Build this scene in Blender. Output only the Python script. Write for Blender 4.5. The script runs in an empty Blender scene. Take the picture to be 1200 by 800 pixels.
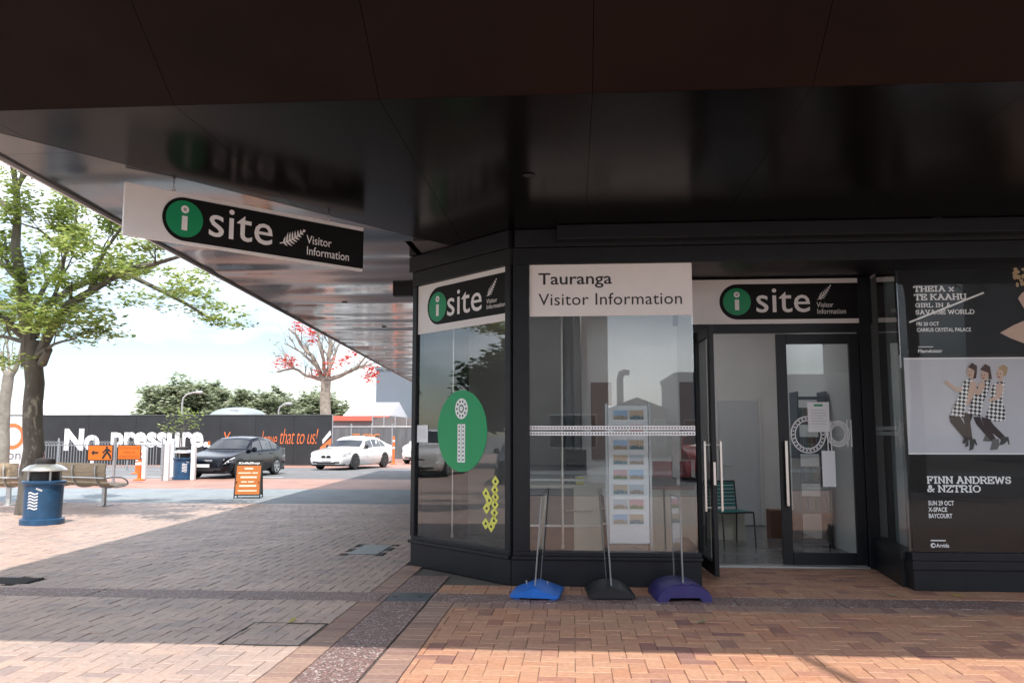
import bpy, bmesh, math, random
import numpy as np
from mathutils import Vector, Matrix
random.seed(7)
S = bpy.context.scene
C = S.collection

# ------------------------------------------------------------------ camera
FPX = 985.0; CAMH = 1.5
PITCH = math.atan(110 / FPX); YAW = math.atan(72 * math.cos(PITCH) / FPX)
FW = Vector((-math.sin(YAW) * math.cos(PITCH), math.cos(YAW) * math.cos(PITCH), math.sin(PITCH)))
RT = Vector((math.cos(YAW), math.sin(YAW), 0)); UP = RT.cross(FW)
CAM = Vector((0, 0, CAMH))
cd = bpy.data.cameras.new('camera'); cam = bpy.data.objects.new('camera', cd); C.objects.link(cam)
cd.sensor_width = 36; cd.lens = 36 * FPX / 1200; cd.clip_end = 3000; cd.clip_start = .05
mw = Matrix((RT, UP, -FW)).transposed().to_4x4(); mw.translation = CAM
cam.matrix_world = mw
S.camera = cam

# ------------------------------------------------------------------ sky, sun, exposure
SUNV = Vector((.12, -.50, 1)).normalized()            # towards the sun: high, behind the viewer
elev = math.asin(SUNV.z); azim = math.atan2(SUNV.x, SUNV.y)
w = bpy.data.worlds.new('World'); S.world = w; w.use_nodes = True
nt = w.node_tree; nt.nodes.clear()
out = nt.nodes.new('ShaderNodeOutputWorld'); bg = nt.nodes.new('ShaderNodeBackground')
sky = nt.nodes.new('ShaderNodeTexSky'); sky.sky_type = 'NISHITA'; sky.sun_disc = False
sky.sun_elevation = elev; sky.sun_rotation = azim; sky.air_density = 1.0; sky.dust_density = .6; sky.ozone_density = 1.0
tc = nt.nodes.new('ShaderNodeTexCoord'); mp = nt.nodes.new('ShaderNodeMapping')
mp.inputs['Scale'].default_value = (1.0, 1.0, 2.6); mp.inputs['Location'].default_value = (9.1, 6.6, .1)
nz = nt.nodes.new('ShaderNodeTexNoise'); nz.inputs['Scale'].default_value = 2.3; nz.inputs['Detail'].default_value = 6; nz.inputs['Roughness'].default_value = .5
rp = nt.nodes.new('ShaderNodeValToRGB'); rp.color_ramp.elements[0].position = .38; rp.color_ramp.elements[1].position = .88
rp.color_ramp.elements[0].color = (.0, .0, .0, 1); rp.color_ramp.elements[1].color = (1, 1, 1, 1)
mx = nt.nodes.new('ShaderNodeMix'); mx.data_type = 'RGBA'
mx.inputs[7].default_value = (12.0, 12.1, 12.3, 1)        # thin bright cloud
nt.links.new(tc.outputs['Generated'], mp.inputs['Vector']); nt.links.new(mp.outputs[0], nz.inputs['Vector'])
nt.links.new(nz.outputs[0], rp.inputs[0]); nt.links.new(rp.outputs[0], mx.inputs[0])
dm_ = nt.nodes.new('ShaderNodeMix'); dm_.data_type = 'RGBA'; dm_.blend_type = 'MULTIPLY'; dm_.inputs[0].default_value = 1; dm_.inputs[7].default_value = (.50, .50, .51, 1)   # clear sky between the clouds
nt.links.new(sky.outputs[0], dm_.inputs[6]); nt.links.new(dm_.outputs[2], mx.inputs[6]); nt.links.new(mx.outputs[2], bg.inputs[0])
bg.inputs[1].default_value = .15
nt.links.new(bg.outputs[0], out.inputs[0])
sd = bpy.data.lights.new('sun', 'SUN'); sd.energy = 2.0; sd.angle = math.radians(.6); sd.color = (1, .95, .88)
sun = bpy.data.objects.new('sun', sd); C.objects.link(sun)
sun.rotation_euler = SUNV.to_track_quat('Z', 'Y').to_euler(); sun.location = (0, 0, 30)
vs = S.view_settings; vs.view_transform = 'Standard'; vs.look = 'None'; vs.gamma = 1; vs.exposure = 1.5; vs.use_curve_mapping = False
S.cycles.max_bounces = 10; S.cycles.diffuse_bounces = 5; S.cycles.glossy_bounces = 5; S.cycles.transparent_max_bounces = 24
S.cycles.use_denoising = True; S.cycles.sample_clamp_indirect = 6

# ------------------------------------------------------------------ pixel helpers (photo pixels -> places)
def ray(x, y): return FW + RT * ((x - 600) / FPX) - UP * ((y - 400) / FPX)
def onz(x, y, z=0.): d = ray(x, y); return CAM + d * ((z - CAMH) / d.z)
def P(x, y, Y): d = ray(x, y); return CAM + d * (Y / d.y)

# ------------------------------------------------------------------ materials
MATS = {}
def M(name, col, rough=.6, metal=0., var=0., vs=4., bump=0., bs=60., spec=.5, coat=0., stretch=(1, 1, 1)):
    if name in MATS: return MATS[name]
    m = bpy.data.materials.new(name); m.use_nodes = True; n = m.node_tree.nodes; l = m.node_tree.links
    b = n['Principled BSDF']; b.inputs['Base Color'].default_value = (*col, 1); b.inputs['Roughness'].default_value = rough
    b.inputs['Metallic'].default_value = metal; b.inputs['Specular IOR Level'].default_value = spec
    b.inputs['Coat Weight'].default_value = coat; b.inputs['Coat Roughness'].default_value = .04
    if var or bump:
        g = n.new('ShaderNodeTexCoord'); mp_ = n.new('ShaderNodeMapping'); mp_.inputs['Scale'].default_value = stretch
        l.new(g.outputs['Object'], mp_.inputs[0])
    if var:
        t = n.new('ShaderNodeTexNoise'); t.inputs['Scale'].default_value = vs; t.inputs['Detail'].default_value = 7; t.inputs['Roughness'].default_value = .65
        l.new(mp_.outputs[0], t.inputs[0])
        r = n.new('ShaderNodeMapRange'); r.inputs[1].default_value = .3; r.inputs[2].default_value = .7; r.inputs[3].default_value = 1 - var; r.inputs[4].default_value = 1 + var
        l.new(t.outputs[0], r.inputs[0])
        x = n.new('ShaderNodeMix'); x.data_type = 'RGBA'; x.blend_type = 'MULTIPLY'; x.inputs[0].default_value = 1
        x.inputs[6].default_value = (*col, 1); l.new(r.outputs[0], x.inputs[7]); l.new(x.outputs[2], b.inputs['Base Color'])
        r2 = n.new('ShaderNodeMapRange'); r2.inputs[3].default_value = max(.02, rough - .1 * var * 3); r2.inputs[4].default_value = min(1, rough + .1 * var * 3)
        l.new(t.outputs[0], r2.inputs[0]); l.new(r2.outputs[0], b.inputs['Roughness'])
    if bump:
        t2 = n.new('ShaderNodeTexNoise'); t2.inputs['Scale'].default_value = bs; t2.inputs['Detail'].default_value = 4
        l.new(mp_.outputs[0], t2.inputs[0])
        bp = n.new('ShaderNodeBump'); bp.inputs['Strength'].default_value = min(1, bump); bp.inputs['Distance'].default_value = .02
        l.new(t2.outputs[0], bp.inputs['Height']); l.new(bp.outputs[0], b.inputs['Normal'])
    MATS[name] = m; return m

def glass_mat(name, tint=(.92, .96, .95), boost=2.0, base=.0):
    m = bpy.data.materials.new(name); m.use_nodes = True; n = m.node_tree.nodes; l = m.node_tree.links; n.clear()
    o = n.new('ShaderNodeOutputMaterial'); mix = n.new('ShaderNodeMixShader'); tr = n.new('ShaderNodeBsdfTransparent'); gl = n.new('ShaderNodeBsdfGlossy')
    tr.inputs[0].default_value = (*tint, 1); gl.inputs['Roughness'].default_value = 0.0
    fr = n.new('ShaderNodeFresnel'); fr.inputs[0].default_value = 1.5
    geo = n.new('ShaderNodeNewGeometry')
    mul = n.new('ShaderNodeMath'); mul.operation = 'MULTIPLY_ADD'; mul.inputs[1].default_value = boost; mul.inputs[2].default_value = base; mul.use_clamp = True
    sub = n.new('ShaderNodeMath'); sub.operation = 'SUBTRACT'; sub.inputs[0].default_value = 1
    m2 = n.new('ShaderNodeMath'); m2.operation = 'MULTIPLY'
    l.new(fr.outputs[0], mul.inputs[0]); l.new(geo.outputs['Backfacing'], sub.inputs[1])
    l.new(mul.outputs[0], m2.inputs[0]); l.new(sub.outputs[0], m2.inputs[1]); l.new(m2.outputs[0], mix.inputs[0])
    l.new(tr.outputs[0], mix.inputs[1]); l.new(gl.outputs[0], mix.inputs[2]); l.new(mix.outputs[0], o.inputs[0])
    MATS[name] = m; return m

def paver_mat(name, cols, stain=(.5, .5, .5), stain_amt=.35, rough=.55):
    m = bpy.data.materials.new(name); m.use_nodes = True; n = m.node_tree.nodes; l = m.node_tree.links
    b = n['Principled BSDF']
    geo = n.new('ShaderNodeNewGeometry'); oi = n.new('ShaderNodeObjectInfo')
    add = n.new('ShaderNodeMath'); add.operation = 'ADD'; fr = n.new('ShaderNodeMath'); fr.operation = 'FRACT'
    l.new(geo.outputs['Random Per Island'], add.inputs[0]); l.new(oi.outputs['Random'], add.inputs[1]); l.new(add.outputs[0], fr.inputs[0])
    cr = n.new('ShaderNodeValToRGB'); e = cr.color_ramp; e.interpolation = 'LINEAR'
    e.elements[0].position = cols[0][0]; e.elements[0].color = (*cols[0][1], 1); e.elements[1].position = cols[1][0]; e.elements[1].color = (*cols[1][1], 1)
    for p_, c_ in cols[2:]:
        q = e.elements.new(p_); q.color = (*c_, 1)
    l.new(fr.outputs[0], cr.inputs[0])
    t = n.new('ShaderNodeTexNoise'); t.inputs['Scale'].default_value = 1.1; t.inputs['Detail'].default_value = 8; t.inputs['Roughness'].default_value = .7
    l.new(geo.outputs['Position'], t.inputs[0])
    r = n.new('ShaderNodeMapRange'); r.inputs[1].default_value = .38; r.inputs[2].default_value = .68; r.inputs[3].default_value = 0; r.inputs[4].default_value = stain_amt
    l.new(t.outputs[0], r.inputs[0])
    x = n.new('ShaderNodeMix'); x.data_type = 'RGBA'; l.new(r.outputs[0], x.inputs[0]); l.new(cr.outputs[0], x.inputs[6]); x.inputs[7].default_value = (*stain, 1)
    t2 = n.new('ShaderNodeTexNoise'); t2.inputs['Scale'].default_value = 26; t2.inputs['Detail'].default_value = 6; t2.inputs['Roughness'].default_value = .7
    l.new(geo.outputs['Position'], t2.inputs[0])
    r2 = n.new('ShaderNodeMapRange'); r2.inputs[1].default_value = .25; r2.inputs[2].default_value = .75; r2.inputs[3].default_value = .72; r2.inputs[4].default_value = 1.25
    l.new(t2.outputs[0], r2.inputs[0])
    y = n.new('ShaderNodeMix'); y.data_type = 'RGBA'; y.blend_type = 'MULTIPLY'; y.inputs[0].default_value = 1
    l.new(x.outputs[2], y.inputs[6]); l.new(r2.outputs[0], y.inputs[7]); l.new(y.outputs[2], b.inputs['Base Color'])
    rr = n.new('ShaderNodeMapRange'); rr.inputs[3].default_value = rough - .15; rr.inputs[4].default_value = rough + .2
    l.new(t.outputs[0], rr.inputs[0]); l.new(rr.outputs[0], b.inputs['Roughness'])
    t3 = n.new('ShaderNodeTexNoise'); t3.inputs['Scale'].default_value = 160; l.new(geo.outputs['Position'], t3.inputs[0])
    gv = n.new('ShaderNodeTexVoronoi'); gv.inputs['Scale'].default_value = 2.6; l.new(geo.outputs['Position'], gv.inputs['Vector'])   # gum spots and drips
    gs = n.new('ShaderNodeSeparateColor'); l.new(gv.outputs['Color'], gs.inputs[0])
    gr = n.new('ShaderNodeMapRange'); gr.inputs[1].default_value = .3; gr.inputs[2].default_value = 1; gr.inputs[3].default_value = 0; gr.inputs[4].default_value = .055; l.new(gs.outputs[0], gr.inputs[0])
    gl_ = n.new('ShaderNodeMath'); gl_.operation = 'LESS_THAN'; l.new(gv.outputs['Distance'], gl_.inputs[0]); l.new(gr.outputs[0], gl_.inputs[1])
    gm = n.new('ShaderNodeMath'); gm.operation = 'MULTIPLY'; gm.inputs[1].default_value = .55; l.new(gl_.outputs[0], gm.inputs[0])
    y2 = n.new('ShaderNodeMix'); y2.data_type = 'RGBA'; l.new(gm.outputs[0], y2.inputs[0]); l.new(y.outputs[2], y2.inputs[6]); y2.inputs[7].default_value = (.09, .08, .075, 1); l.new(y2.outputs[2], b.inputs['Base Color'])
    bp = n.new('ShaderNodeBump'); bp.inputs['Strength'].default_value = .35; bp.inputs['Distance'].default_value = .006
    l.new(t3.outputs[0], bp.inputs['Height']); l.new(bp.outputs[0], b.inputs['Normal'])
    MATS[name] = m; return m

def brick_sheet_mat(name, c1, c2, mortar, scale=1.0, rough=.6):
    """far paving, too small to tell apart: brick texture in world metres"""
    m = bpy.data.materials.new(name); m.use_nodes = True; n = m.node_tree.nodes; l = m.node_tree.links
    b = n['Principled BSDF']; geo = n.new('ShaderNodeNewGeometry'); br = n.new('ShaderNodeTexBrick')
    br.inputs['Scale'].default_value = scale; br.inputs['Color1'].default_value = (*c1, 1); br.inputs['Color2'].default_value = (*c2, 1); br.inputs['Mortar'].default_value = (*mortar, 1)
    br.inputs['Brick Width'].default_value = .23; br.inputs['Row Height'].default_value = .115; br.inputs['Mortar Size'].default_value = .004
    l.new(geo.outputs['Position'], br.inputs['Vector'])
    t = n.new('ShaderNodeTexNoise'); t.inputs['Scale'].default_value = .7; t.inputs['Detail'].default_value = 8; t.inputs['Roughness'].default_value = .7
    l.new(geo.outputs['Position'], t.inputs[0])
    r = n.new('ShaderNodeMapRange'); r.inputs[1].default_value = .3; r.inputs[2].default_value = .7; r.inputs[3].default_value = .75; r.inputs[4].default_value = 1.2; l.new(t.outputs[0], r.inputs[0])
    y = n.new('ShaderNodeMix'); y.data_type = 'RGBA'; y.blend_type = 'MULTIPLY'; y.inputs[0].default_value = 1
    l.new(br.outputs[0], y.inputs[6]); l.new(r.outputs[0], y.inputs[7]); l.new(y.outputs[2], b.inputs['Base Color']); b.inputs['Roughness'].default_value = rough
    MATS[name] = m; return m

def aggregate_mat(name):
    m = bpy.data.materials.new(name); m.use_nodes = True; n = m.node_tree.nodes; l = m.node_tree.links
    b = n['Principled BSDF']; geo = n.new('ShaderNodeNewGeometry'); v = n.new('ShaderNodeTexVoronoi'); v.inputs['Scale'].default_value = 75
    l.new(geo.outputs['Position'], v.inputs['Vector'])
    cr = n.new('ShaderNodeValToRGB'); e = cr.color_ramp; e.interpolation = 'CONSTANT'
    e.elements[0].color = (.13, .085, .075, 1); e.elements[1].position = .3; e.elements[1].color = (.23, .13, .115, 1)
    for p_, c_ in ((.55, (.17, .115, .105)), (.75, (.30, .20, .18)), (.92, (.50, .43, .40))):
        q = e.elements.new(p_); q.color = (*c_, 1)
    sep = n.new('ShaderNodeSeparateColor'); l.new(v.outputs['Color'], sep.inputs[0]); l.new(sep.outputs[0], cr.inputs[0]); l.new(cr.outputs[0], b.inputs['Base Color'])
    b.inputs['Roughness'].default_value = .55
    bp = n.new('ShaderNodeBump'); bp.inputs['Strength'].default_value = .5; bp.inputs['Distance'].default_value = .006; bp.invert = True
    l.new(v.outputs['Distance'], bp.inputs['Height']); l.new(bp.outputs[0], b.inputs['Normal'])
    MATS[name] = m; return m

def leaf_mat(name, c1, c2, c3):
    m = bpy.data.materials.new(name); m.use_nodes = True; n = m.node_tree.nodes; l = m.node_tree.links
    b = n['Principled BSDF']; geo = n.new('ShaderNodeNewGeometry'); cr = n.new('ShaderNodeValToRGB'); e = cr.color_ramp
    e.elements[0].color = (*c1, 1); e.elements[1].color = (*c3, 1); q = e.elements.new(.5); q.color = (*c2, 1)
    l.new(geo.outputs['Random Per Island'], cr.inputs[0]); l.new(cr.outputs[0], b.inputs['Base Color']); b.inputs['Roughness'].default_value = .55
    tl = n.new('ShaderNodeBsdfTranslucent'); l.new(cr.outputs[0], tl.inputs[0]); mixs = n.new('ShaderNodeMixShader'); mixs.inputs[0].default_value = .4
    o = n['Material Output']; l.new(b.outputs[0], mixs.inputs[1]); l.new(tl.outputs[0], mixs.inputs[2]); l.new(mixs.outputs[0], o.inputs[0])
    MATS[name] = m; return m

# ------------------------------------------------------------------ mesh builder
class MB:
    def __init__(s, T=None): s.v = []; s.f = []; s.T = T; s.sm = False
    def add(s, vs_, fs_):
        o = len(s.v)
        s.v += [tuple(s.T @ Vector(p)) if s.T else tuple(p) for p in vs_]
        s.f += [tuple(o + i for i in f) for f in fs_]; return s
    def box(s, x0, x1, y0, y1, z0, z1):
        return s.add([(x0, y0, z0), (x1, y0, z0), (x1, y1, z0), (x0, y1, z0), (x0, y0, z1), (x1, y0, z1), (x1, y1, z1), (x0, y1, z1)],
                     [(0, 3, 2, 1), (4, 5, 6, 7), (0, 1, 5, 4), (1, 2, 6, 5), (2, 3, 7, 6), (3, 0, 4, 7)])
    def bar(s, a, b, w_, h_, up=(0, 0, 1)):
        a = Vector(a); b = Vector(b); d = (b - a).normalized(); u = Vector(up)
        if abs(d.dot(u)) > .98: u = Vector((1, 0, 0))
        r = d.cross(u).normalized(); u = r.cross(d)
        vs_ = []
        for p in (a, b):
            for i, j in ((-1, -1), (1, -1), (1, 1), (-1, 1)): vs_.append(p + r * (i * w_ / 2) + u * (j * h_ / 2))
        return s.add(vs_, [(3, 2, 1, 0), (4, 5, 6, 7), (0, 1, 5, 4), (1, 2, 6, 5), (2, 3, 7, 6), (3, 0, 4, 7)])
    def tube(s, pts, rad, n=8, caps=True):
        pts = [Vector(p) for p in pts]; rad = rad if hasattr(rad, '__len__') else [rad] * len(pts)
        vs_ = []; fs_ = []; ref = None
        for i, p in enumerate(pts):
            d = (pts[min(i + 1, len(pts) - 1)] - pts[max(i - 1, 0)]).normalized()
            if ref is None: ref = Vector((0, 0, 1)) if abs(d.z) < .9 else Vector((1, 0, 0))
            r = d.cross(ref).normalized(); u = r.cross(d).normalized(); ref = u
            for k in range(n):
                a = 2 * math.pi * k / n; vs_.append(p + (r * math.cos(a) + u * math.sin(a)) * rad[i])
        for i in range(len(pts) - 1):
            for k in range(n):
                k2 = (k + 1) % n; fs_.append((i * n + k, i * n + k2, (i + 1) * n + k2, (i + 1) * n + k))
        if caps: fs_.append(tuple(range(n - 1, -1, -1))); fs_.append(tuple((len(pts) - 1) * n + k for k in range(n)))
        return s.add(vs_, fs_)
    def lathe(s, prof, n=24, c=(0, 0, 0), axis='z'):
        vs_ = []; fs_ = []
        for r, z in prof:
            for k in range(n):
                a = 2 * math.pi * k / n; x, y = r * math.cos(a), r * math.sin(a)
                vs_.append((c[0] + x, c[1] + y, c[2] + z) if axis == 'z' else ((c[0] + z, c[1] + x, c[2] + y) if axis == 'x' else (c[0] + x, c[1] + z, c[2] + y)))
        for i in range(len(prof) - 1):
            for k in range(n):
                k2 = (k + 1) % n; fs_.append((i * n + k, i * n + k2, (i + 1) * n + k2, (i + 1) * n + k))
        fs_.append(tuple(range(n - 1, -1, -1))); fs_.append(tuple((len(prof) - 1) * n + k for k in range(n)))
        return s.add(vs_, fs_)
    def prism(s, poly, y0, y1):
        """polygon in local (x, z), front at y0 and back at y1"""
        n = len(poly); vs_ = [(x, y0, z) for x, z in poly] + [(x, y1, z) for x, z in poly]
        fs_ = [tuple(range(n)), tuple(range(2 * n - 1, n - 1, -1))] + [(i, n + i, n + (i + 1) % n, (i + 1) % n) for i in range(n)]
        return s.add(vs_, fs_)
    def slab(s, poly, z0, z1):
        """polygon in (x, y) from z0 to z1"""
        n = len(poly); vs_ = [(x, y, z0) for x, y in poly] + [(x, y, z1) for x, y in poly]
        fs_ = [tuple(range(n - 1, -1, -1)), tuple(range(n, 2 * n))] + [(i, (i + 1) % n, n + (i + 1) % n, n + i) for i in range(n)]
        return s.add(vs_, fs_)
    def mesh(s, name, mat, smooth=False, fix=True):
        me = bpy.data.meshes.new(name); me.from_pydata(s.v, [], s.f); me.validate()
        if fix and len(s.v) < 60000:
            bm = bmesh.new(); bm.from_mesh(me); bmesh.ops.recalc_face_normals(bm, faces=bm.faces); bm.to_mesh(me); bm.free()
        me.materials.append(mat)
        if smooth:
            me.polygons.foreach_set('use_smooth', [True] * len(me.polygons))
        me.update(); return me
    def build(s, name, mat, parent=None, smooth=False, fix=True, world=False, bevel=0):
        """world=True: vertices were given in world metres and are moved into the parent's frame"""
        if world and parent:
            inv = wmat(parent).inverted(); s.v = [tuple(inv @ Vector(p)) for p in s.v]
        me = s.mesh(name, mat, smooth, fix)
        o = bpy.data.objects.new(name, me); C.objects.link(o); o.parent = parent
        if smooth: 
            md = o.modifiers.new('edges', 'EDGE_SPLIT'); md.split_angle = math.radians(38)
        if bevel:
            md = o.modifiers.new('bevel', 'BEVEL'); md.width = bevel; md.segments = 2; md.limit_method = 'ANGLE'
        return o
WM = {}
def wmat(o):
    m = Matrix.Translation(o.location) @ o.rotation_euler.to_matrix().to_4x4()
    return wmat(o.parent) @ m if o.parent else m

def tag(o, label, cat, group=None):
    o['label'] = label; o['category'] = cat
    if group: o['group'] = group
    return o
def thing(name, label, cat, loc=(0, 0, 0), rz=0, group=None):
    o = bpy.data.objects.new(name, None); C.objects.link(o); o.empty_display_size = .2
    o.location = loc; o.rotation_euler = (0, 0, rz); return tag(o, label, cat, group)
def struct(o): o['kind'] = 'structure'; return o
def stuff(o): o['kind'] = 'stuff'; return o
def dup(root, loc, rz, label):
    def cp(o, par):
        c = o.copy(); C.objects.link(c); c.parent = par
        for ch in KIDS.get(o.name) or [q for q in bpy.data.objects if q.parent == o]: cp(ch, c)
        return c
    r = cp(root, None); r.location = loc; r.rotation_euler = (0, 0, rz); r['label'] = label
    return r
KIDS = {}

def ell(cx, cz, rx, rz_, n=32, a0=0, a1=2 * math.pi):
    return [(cx + rx * math.cos(a0 + (a1 - a0) * k / n), cz + rz_ * math.sin(a0 + (a1 - a0) * k / n)) for k in range(n + (0 if abs(a1 - a0 - 2 * math.pi) < 1e-6 else 1))]

# ------------------------------------------------------------------ lettering
def text_data(s, bold=0., shear=0., space=1., line=1.):
    cu = bpy.data.curves.new('t', 'FONT'); cu.body = s; cu.offset = bold; cu.shear = shear; cu.space_character = space; cu.space_line = line; cu.resolution_u = 3
    o = bpy.data.objects.new('t', cu); C.objects.link(o)
    dg = bpy.context.evaluated_depsgraph_get(); me = bpy.data.meshes.new_from_object(o.evaluated_get(dg))
    v = [tuple(p.co) for p in me.vertices]; f = [tuple(p.vertices) for p in me.polygons]
    bpy.data.objects.remove(o); bpy.data.curves.remove(cu); bpy.data.meshes.remove(me)
    return v, f
def letters(name, s, mat, parent, x0, x1, z0, z1, y, bold=0., shear=0., space=1., line=1., keep=False):
    """flat lettering fitted to the box x0..x1, z0..z1 in the parent's frame, facing -y"""
    v, f = text_data(s, bold, shear, space, line)
    a = np.array(v); lo = a.min(0); hi = a.max(0); sx = (x1 - x0) / (hi[0] - lo[0]); sz = (z1 - z0) / (hi[1] - lo[1])
    mb = MB(); mb.add([(x0 + (p[0] - lo[0]) * sx, y, z0 + (p[1] - lo[1]) * sz) for p in v], f)
    return mb.build(name, mat, parent, fix=False)

SLAB = {  # slab-serif capitals: strokes on a 0..1 box, second item = width
 'T': ([((.5, 0), (.5, 1)), ((0, 1), (1, 1)), ((0, 1), (0, .78)), ((1, 1), (1, .78)), ((.3, 0), (.7, 0))], .85),
 'H': ([((.15, 0), (.15, 1)), ((.85, 0), (.85, 1)), ((.15, .5), (.85, .5)), ((0, 0), (.32, 0)), ((.68, 0), (1, 0)), ((0, 1), (.32, 1)), ((.68, 1), (1, 1))], .95),
 'E': ([((.15, 0), (.15, 1)), ((0, 0), (.95, 0)), ((0, 1), (.92, 1)), ((.15, .5), (.65, .5)), ((.95, 0), (.95, .25)), ((.92, 1), (.92, .75)), ((.65, .38), (.65, .62))], .82),
 'I': ([((.5, 0), (.5, 1)), ((.1, 0), (.9, 0)), ((.1, 1), (.9, 1))], .45),
 'A': ([((.12, 0), (.5, 1)), ((.88, 0), (.5, 1)), ((.26, .36), (.74, .36)), ((0, 0), (.28, 0)), ((.72, 0), (1, 0)), ((.3, 1), (.5, 1))], .98),
 'K': ([((.15, 0), (.15, 1)), ((.15, .42), (.85, 1)), ((.4, .62), (.88, 0)), ((0, 0), (.34, 0)), ((0, 1), (.34, 1)), ((.7, 1), (1, 1)), ((.72, 0), (1, 0))], .95),
 'U': ([((.15, 1), (.15, .3)), ((.15, .3), (.32, .04)), ((.32, .04), (.68, .04)), ((.68, .04), (.85, .3)), ((.85, .3), (.85, 1)), ((0, 1), (.32, 1)), ((.68, 1), (1, 1))], .92),
 'G': ([((.92, .72), (.78, .95)), ((.78, .95), (.35, .97)), ((.35, .97), (.08, .7)), ((.08, .7), (.08, .3)), ((.08, .3), (.35, .03)), ((.35, .03), (.88, .08)), ((.88, .08), (.88, .44)), ((.58, .44), (1, .44))], .92),
 'R': ([((.15, 0), (.15, 1)), ((0, 1), (.65, 1)), ((.65, 1), (.84, .86)), ((.84, .86), (.84, .64)), ((.84, .64), (.65, .48)), ((.65, .48), (.15, .48)), ((.55, .48), (.88, 0)), ((0, 0), (.34, 0)), ((.78, 0), (1, 0))], .9),
 'L': ([((.15, 0), (.15, 1)), ((0, 1), (.36, 1)), ((0, 0), (.92, 0)), ((.92, 0), (.92, .3))], .78),
 'N': ([((.15, 0), (.15, 1)), ((.15, 1), (.85, 0)), ((.85, 0), (.85, 1)), ((0, 0), (.32, 0)), ((0, 1), (.2, 1)), ((.68, 1), (1, 1))], .95),
 'S': ([((.88, .78), (.75, .97)), ((.75, .97), (.28, .97)), ((.28, .97), (.1, .76)), ((.1, .76), (.25, .56)), ((.25, .56), (.75, .44)), ((.75, .44), (.9, .24)), ((.9, .24), (.72, .03)), ((.72, .03), (.25, .03)), ((.25, .03), (.1, .24))], .78),
 'V': ([((.12, 1), (.5, 0)), ((.88, 1), (.5, 0)), ((0, 1), (.28, 1)), ((.72, 1), (1, 1))], .95),
 'W': ([((.08, 1), (.28, 0)), ((.28, 0), (.5, .9)), ((.5, .9), (.72, 0)), ((.72, 0), (.92, 1)), ((0, 1), (.2, 1)), ((.8, 1), (1, 1))], 1.3),
 'O': ([((.3, .97), (.7, .97)), ((.7, .97), (.93, .7)), ((.93, .7), (.93, .3)), ((.93, .3), (.7, .03)), ((.7, .03), (.3, .03)), ((.3, .03), (.07, .3)), ((.07, .3), (.07, .7)), ((.07, .7), (.3, .97))], .95),
 'D': ([((.15, 0), (.15, 1)), ((0, 1), (.62, 1)), ((.62, 1), (.92, .72)), ((.92, .72), (.92, .28)), ((.92, .28), (.62, 0)), ((.62, 0), (0, 0))], .92),
 'F': ([((.15, 0), (.15, 1)), ((0, 1), (.92, 1)), ((.92, 1), (.92, .75)), ((.15, .5), (.65, .5)), ((.65, .38), (.65, .62)), ((0, 0), (.36, 0))], .78),
 'Z': ([((.05, 1), (.92, 1)), ((.92, 1), (.05, 0)), ((.05, 0), (.95, 0)), ((.05, 1), (.05, .76)), ((.95, 0), (.95, .26))], .8),
 '&': ([((.9, 0), (.25, .75)), ((.25, .75), (.35, .98)), ((.35, .98), (.55, .95)), ((.55, .95), (.6, .72)), ((.6, .72), (.1, .35)), ((.1, .35), (.15, .08)), ((.15, .08), (.45, .02)), ((.45, .02), (.85, .42)), ((.7, .42), (1, .42))], .9),
 'x': ([((.12, 0), (.88, .68)), ((.12, .68), (.88, 0)), ((0, 0), (.3, 0)), ((.7, 0), (1, 0)), ((0, .68), (.3, .68)), ((.7, .68), (1, .68))], .7),
}
def slab_letters(name, s, mat, parent, x0, x1, z0, z1, y):
    tot = sum((.4 if c == ' ' else SLAB[c][1] + .12) for c in s); sc_ = (x1 - x0) / tot; hgt = z1 - z0; mb = MB(); x = x0; t = hgt * .2; k = 0
    for c in s:
        if c == ' ': x += .4 * sc_; continue
        st, wd = SLAB[c]
        for a, b in st:
            A = Vector((x + a[0] * wd * sc_, z0 + t / 2 + a[1] * (hgt - t))); B = Vector((x + b[0] * wd * sc_, z0 + t / 2 + b[1] * (hgt - t)))
            d = (B - A).normalized(); nn = Vector((-d.y, d.x)); tt = t / 2 * (1 if abs(d.x) < .6 else .75)
            A2 = A - d * tt * .6; B2 = B + d * tt * .6; k += 1; yy = y - .00002 * k
            mb.add([(p.x, yy, p.y) for p in (A2 - nn * tt, B2 - nn * tt, B2 + nn * tt, A2 + nn * tt)], [(0, 1, 2, 3)])
        x += (wd + .12) * sc_
    return mb.build(name, mat, parent, fix=False)

# ------------------------------------------------------------------ shared materials
m_brickR = paver_mat('orange clay pavers', [(0, (.45, .215, .125)), (.3, (.48, .25, .15)), (.55, (.50, .27, .165)), (.74, (.44, .225, .14)), (.88, (.36, .165, .115)), (.94, (.23, .105, .09)), (1, (.36, .18, .12))], (.36, .24, .18), .45, .6)
m_brickL = paver_mat('worn grey brown pavers', [(0, (.43, .30, .245)), (.3, (.48, .335, .27)), (.6, (.51, .35, .27)), (.85, (.43, .29, .235)), (.95, (.30, .215, .195)), (1, (.45, .31, .25))], (.34, .275, .245), .85, .48)
m_border = paver_mat('dark red border bricks', [(0, (.30, .17, .13)), (.35, (.37, .23, .17)), (.7, (.25, .14, .115)), (1, (.40, .25, .185))], (.26, .2, .17), .6, .6)
m_agg = aggregate_mat('exposed aggregate')
m_bed = M('joint sand', (.10, .085, .075), .95, var=.3, vs=30)
m_asph = M('asphalt', (.17, .17, .172), .85, var=.25, vs=2, bump=.3, bs=300)
m_conc = M('pale concrete', (.24, .27, .285), .8, var=.2, vs=1.5, bump=.2, bs=200)
m_redsheet = brick_sheet_mat('far red brick', (.40, .22, .165), (.35, .185, .14), (.28, .2, .17))
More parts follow.
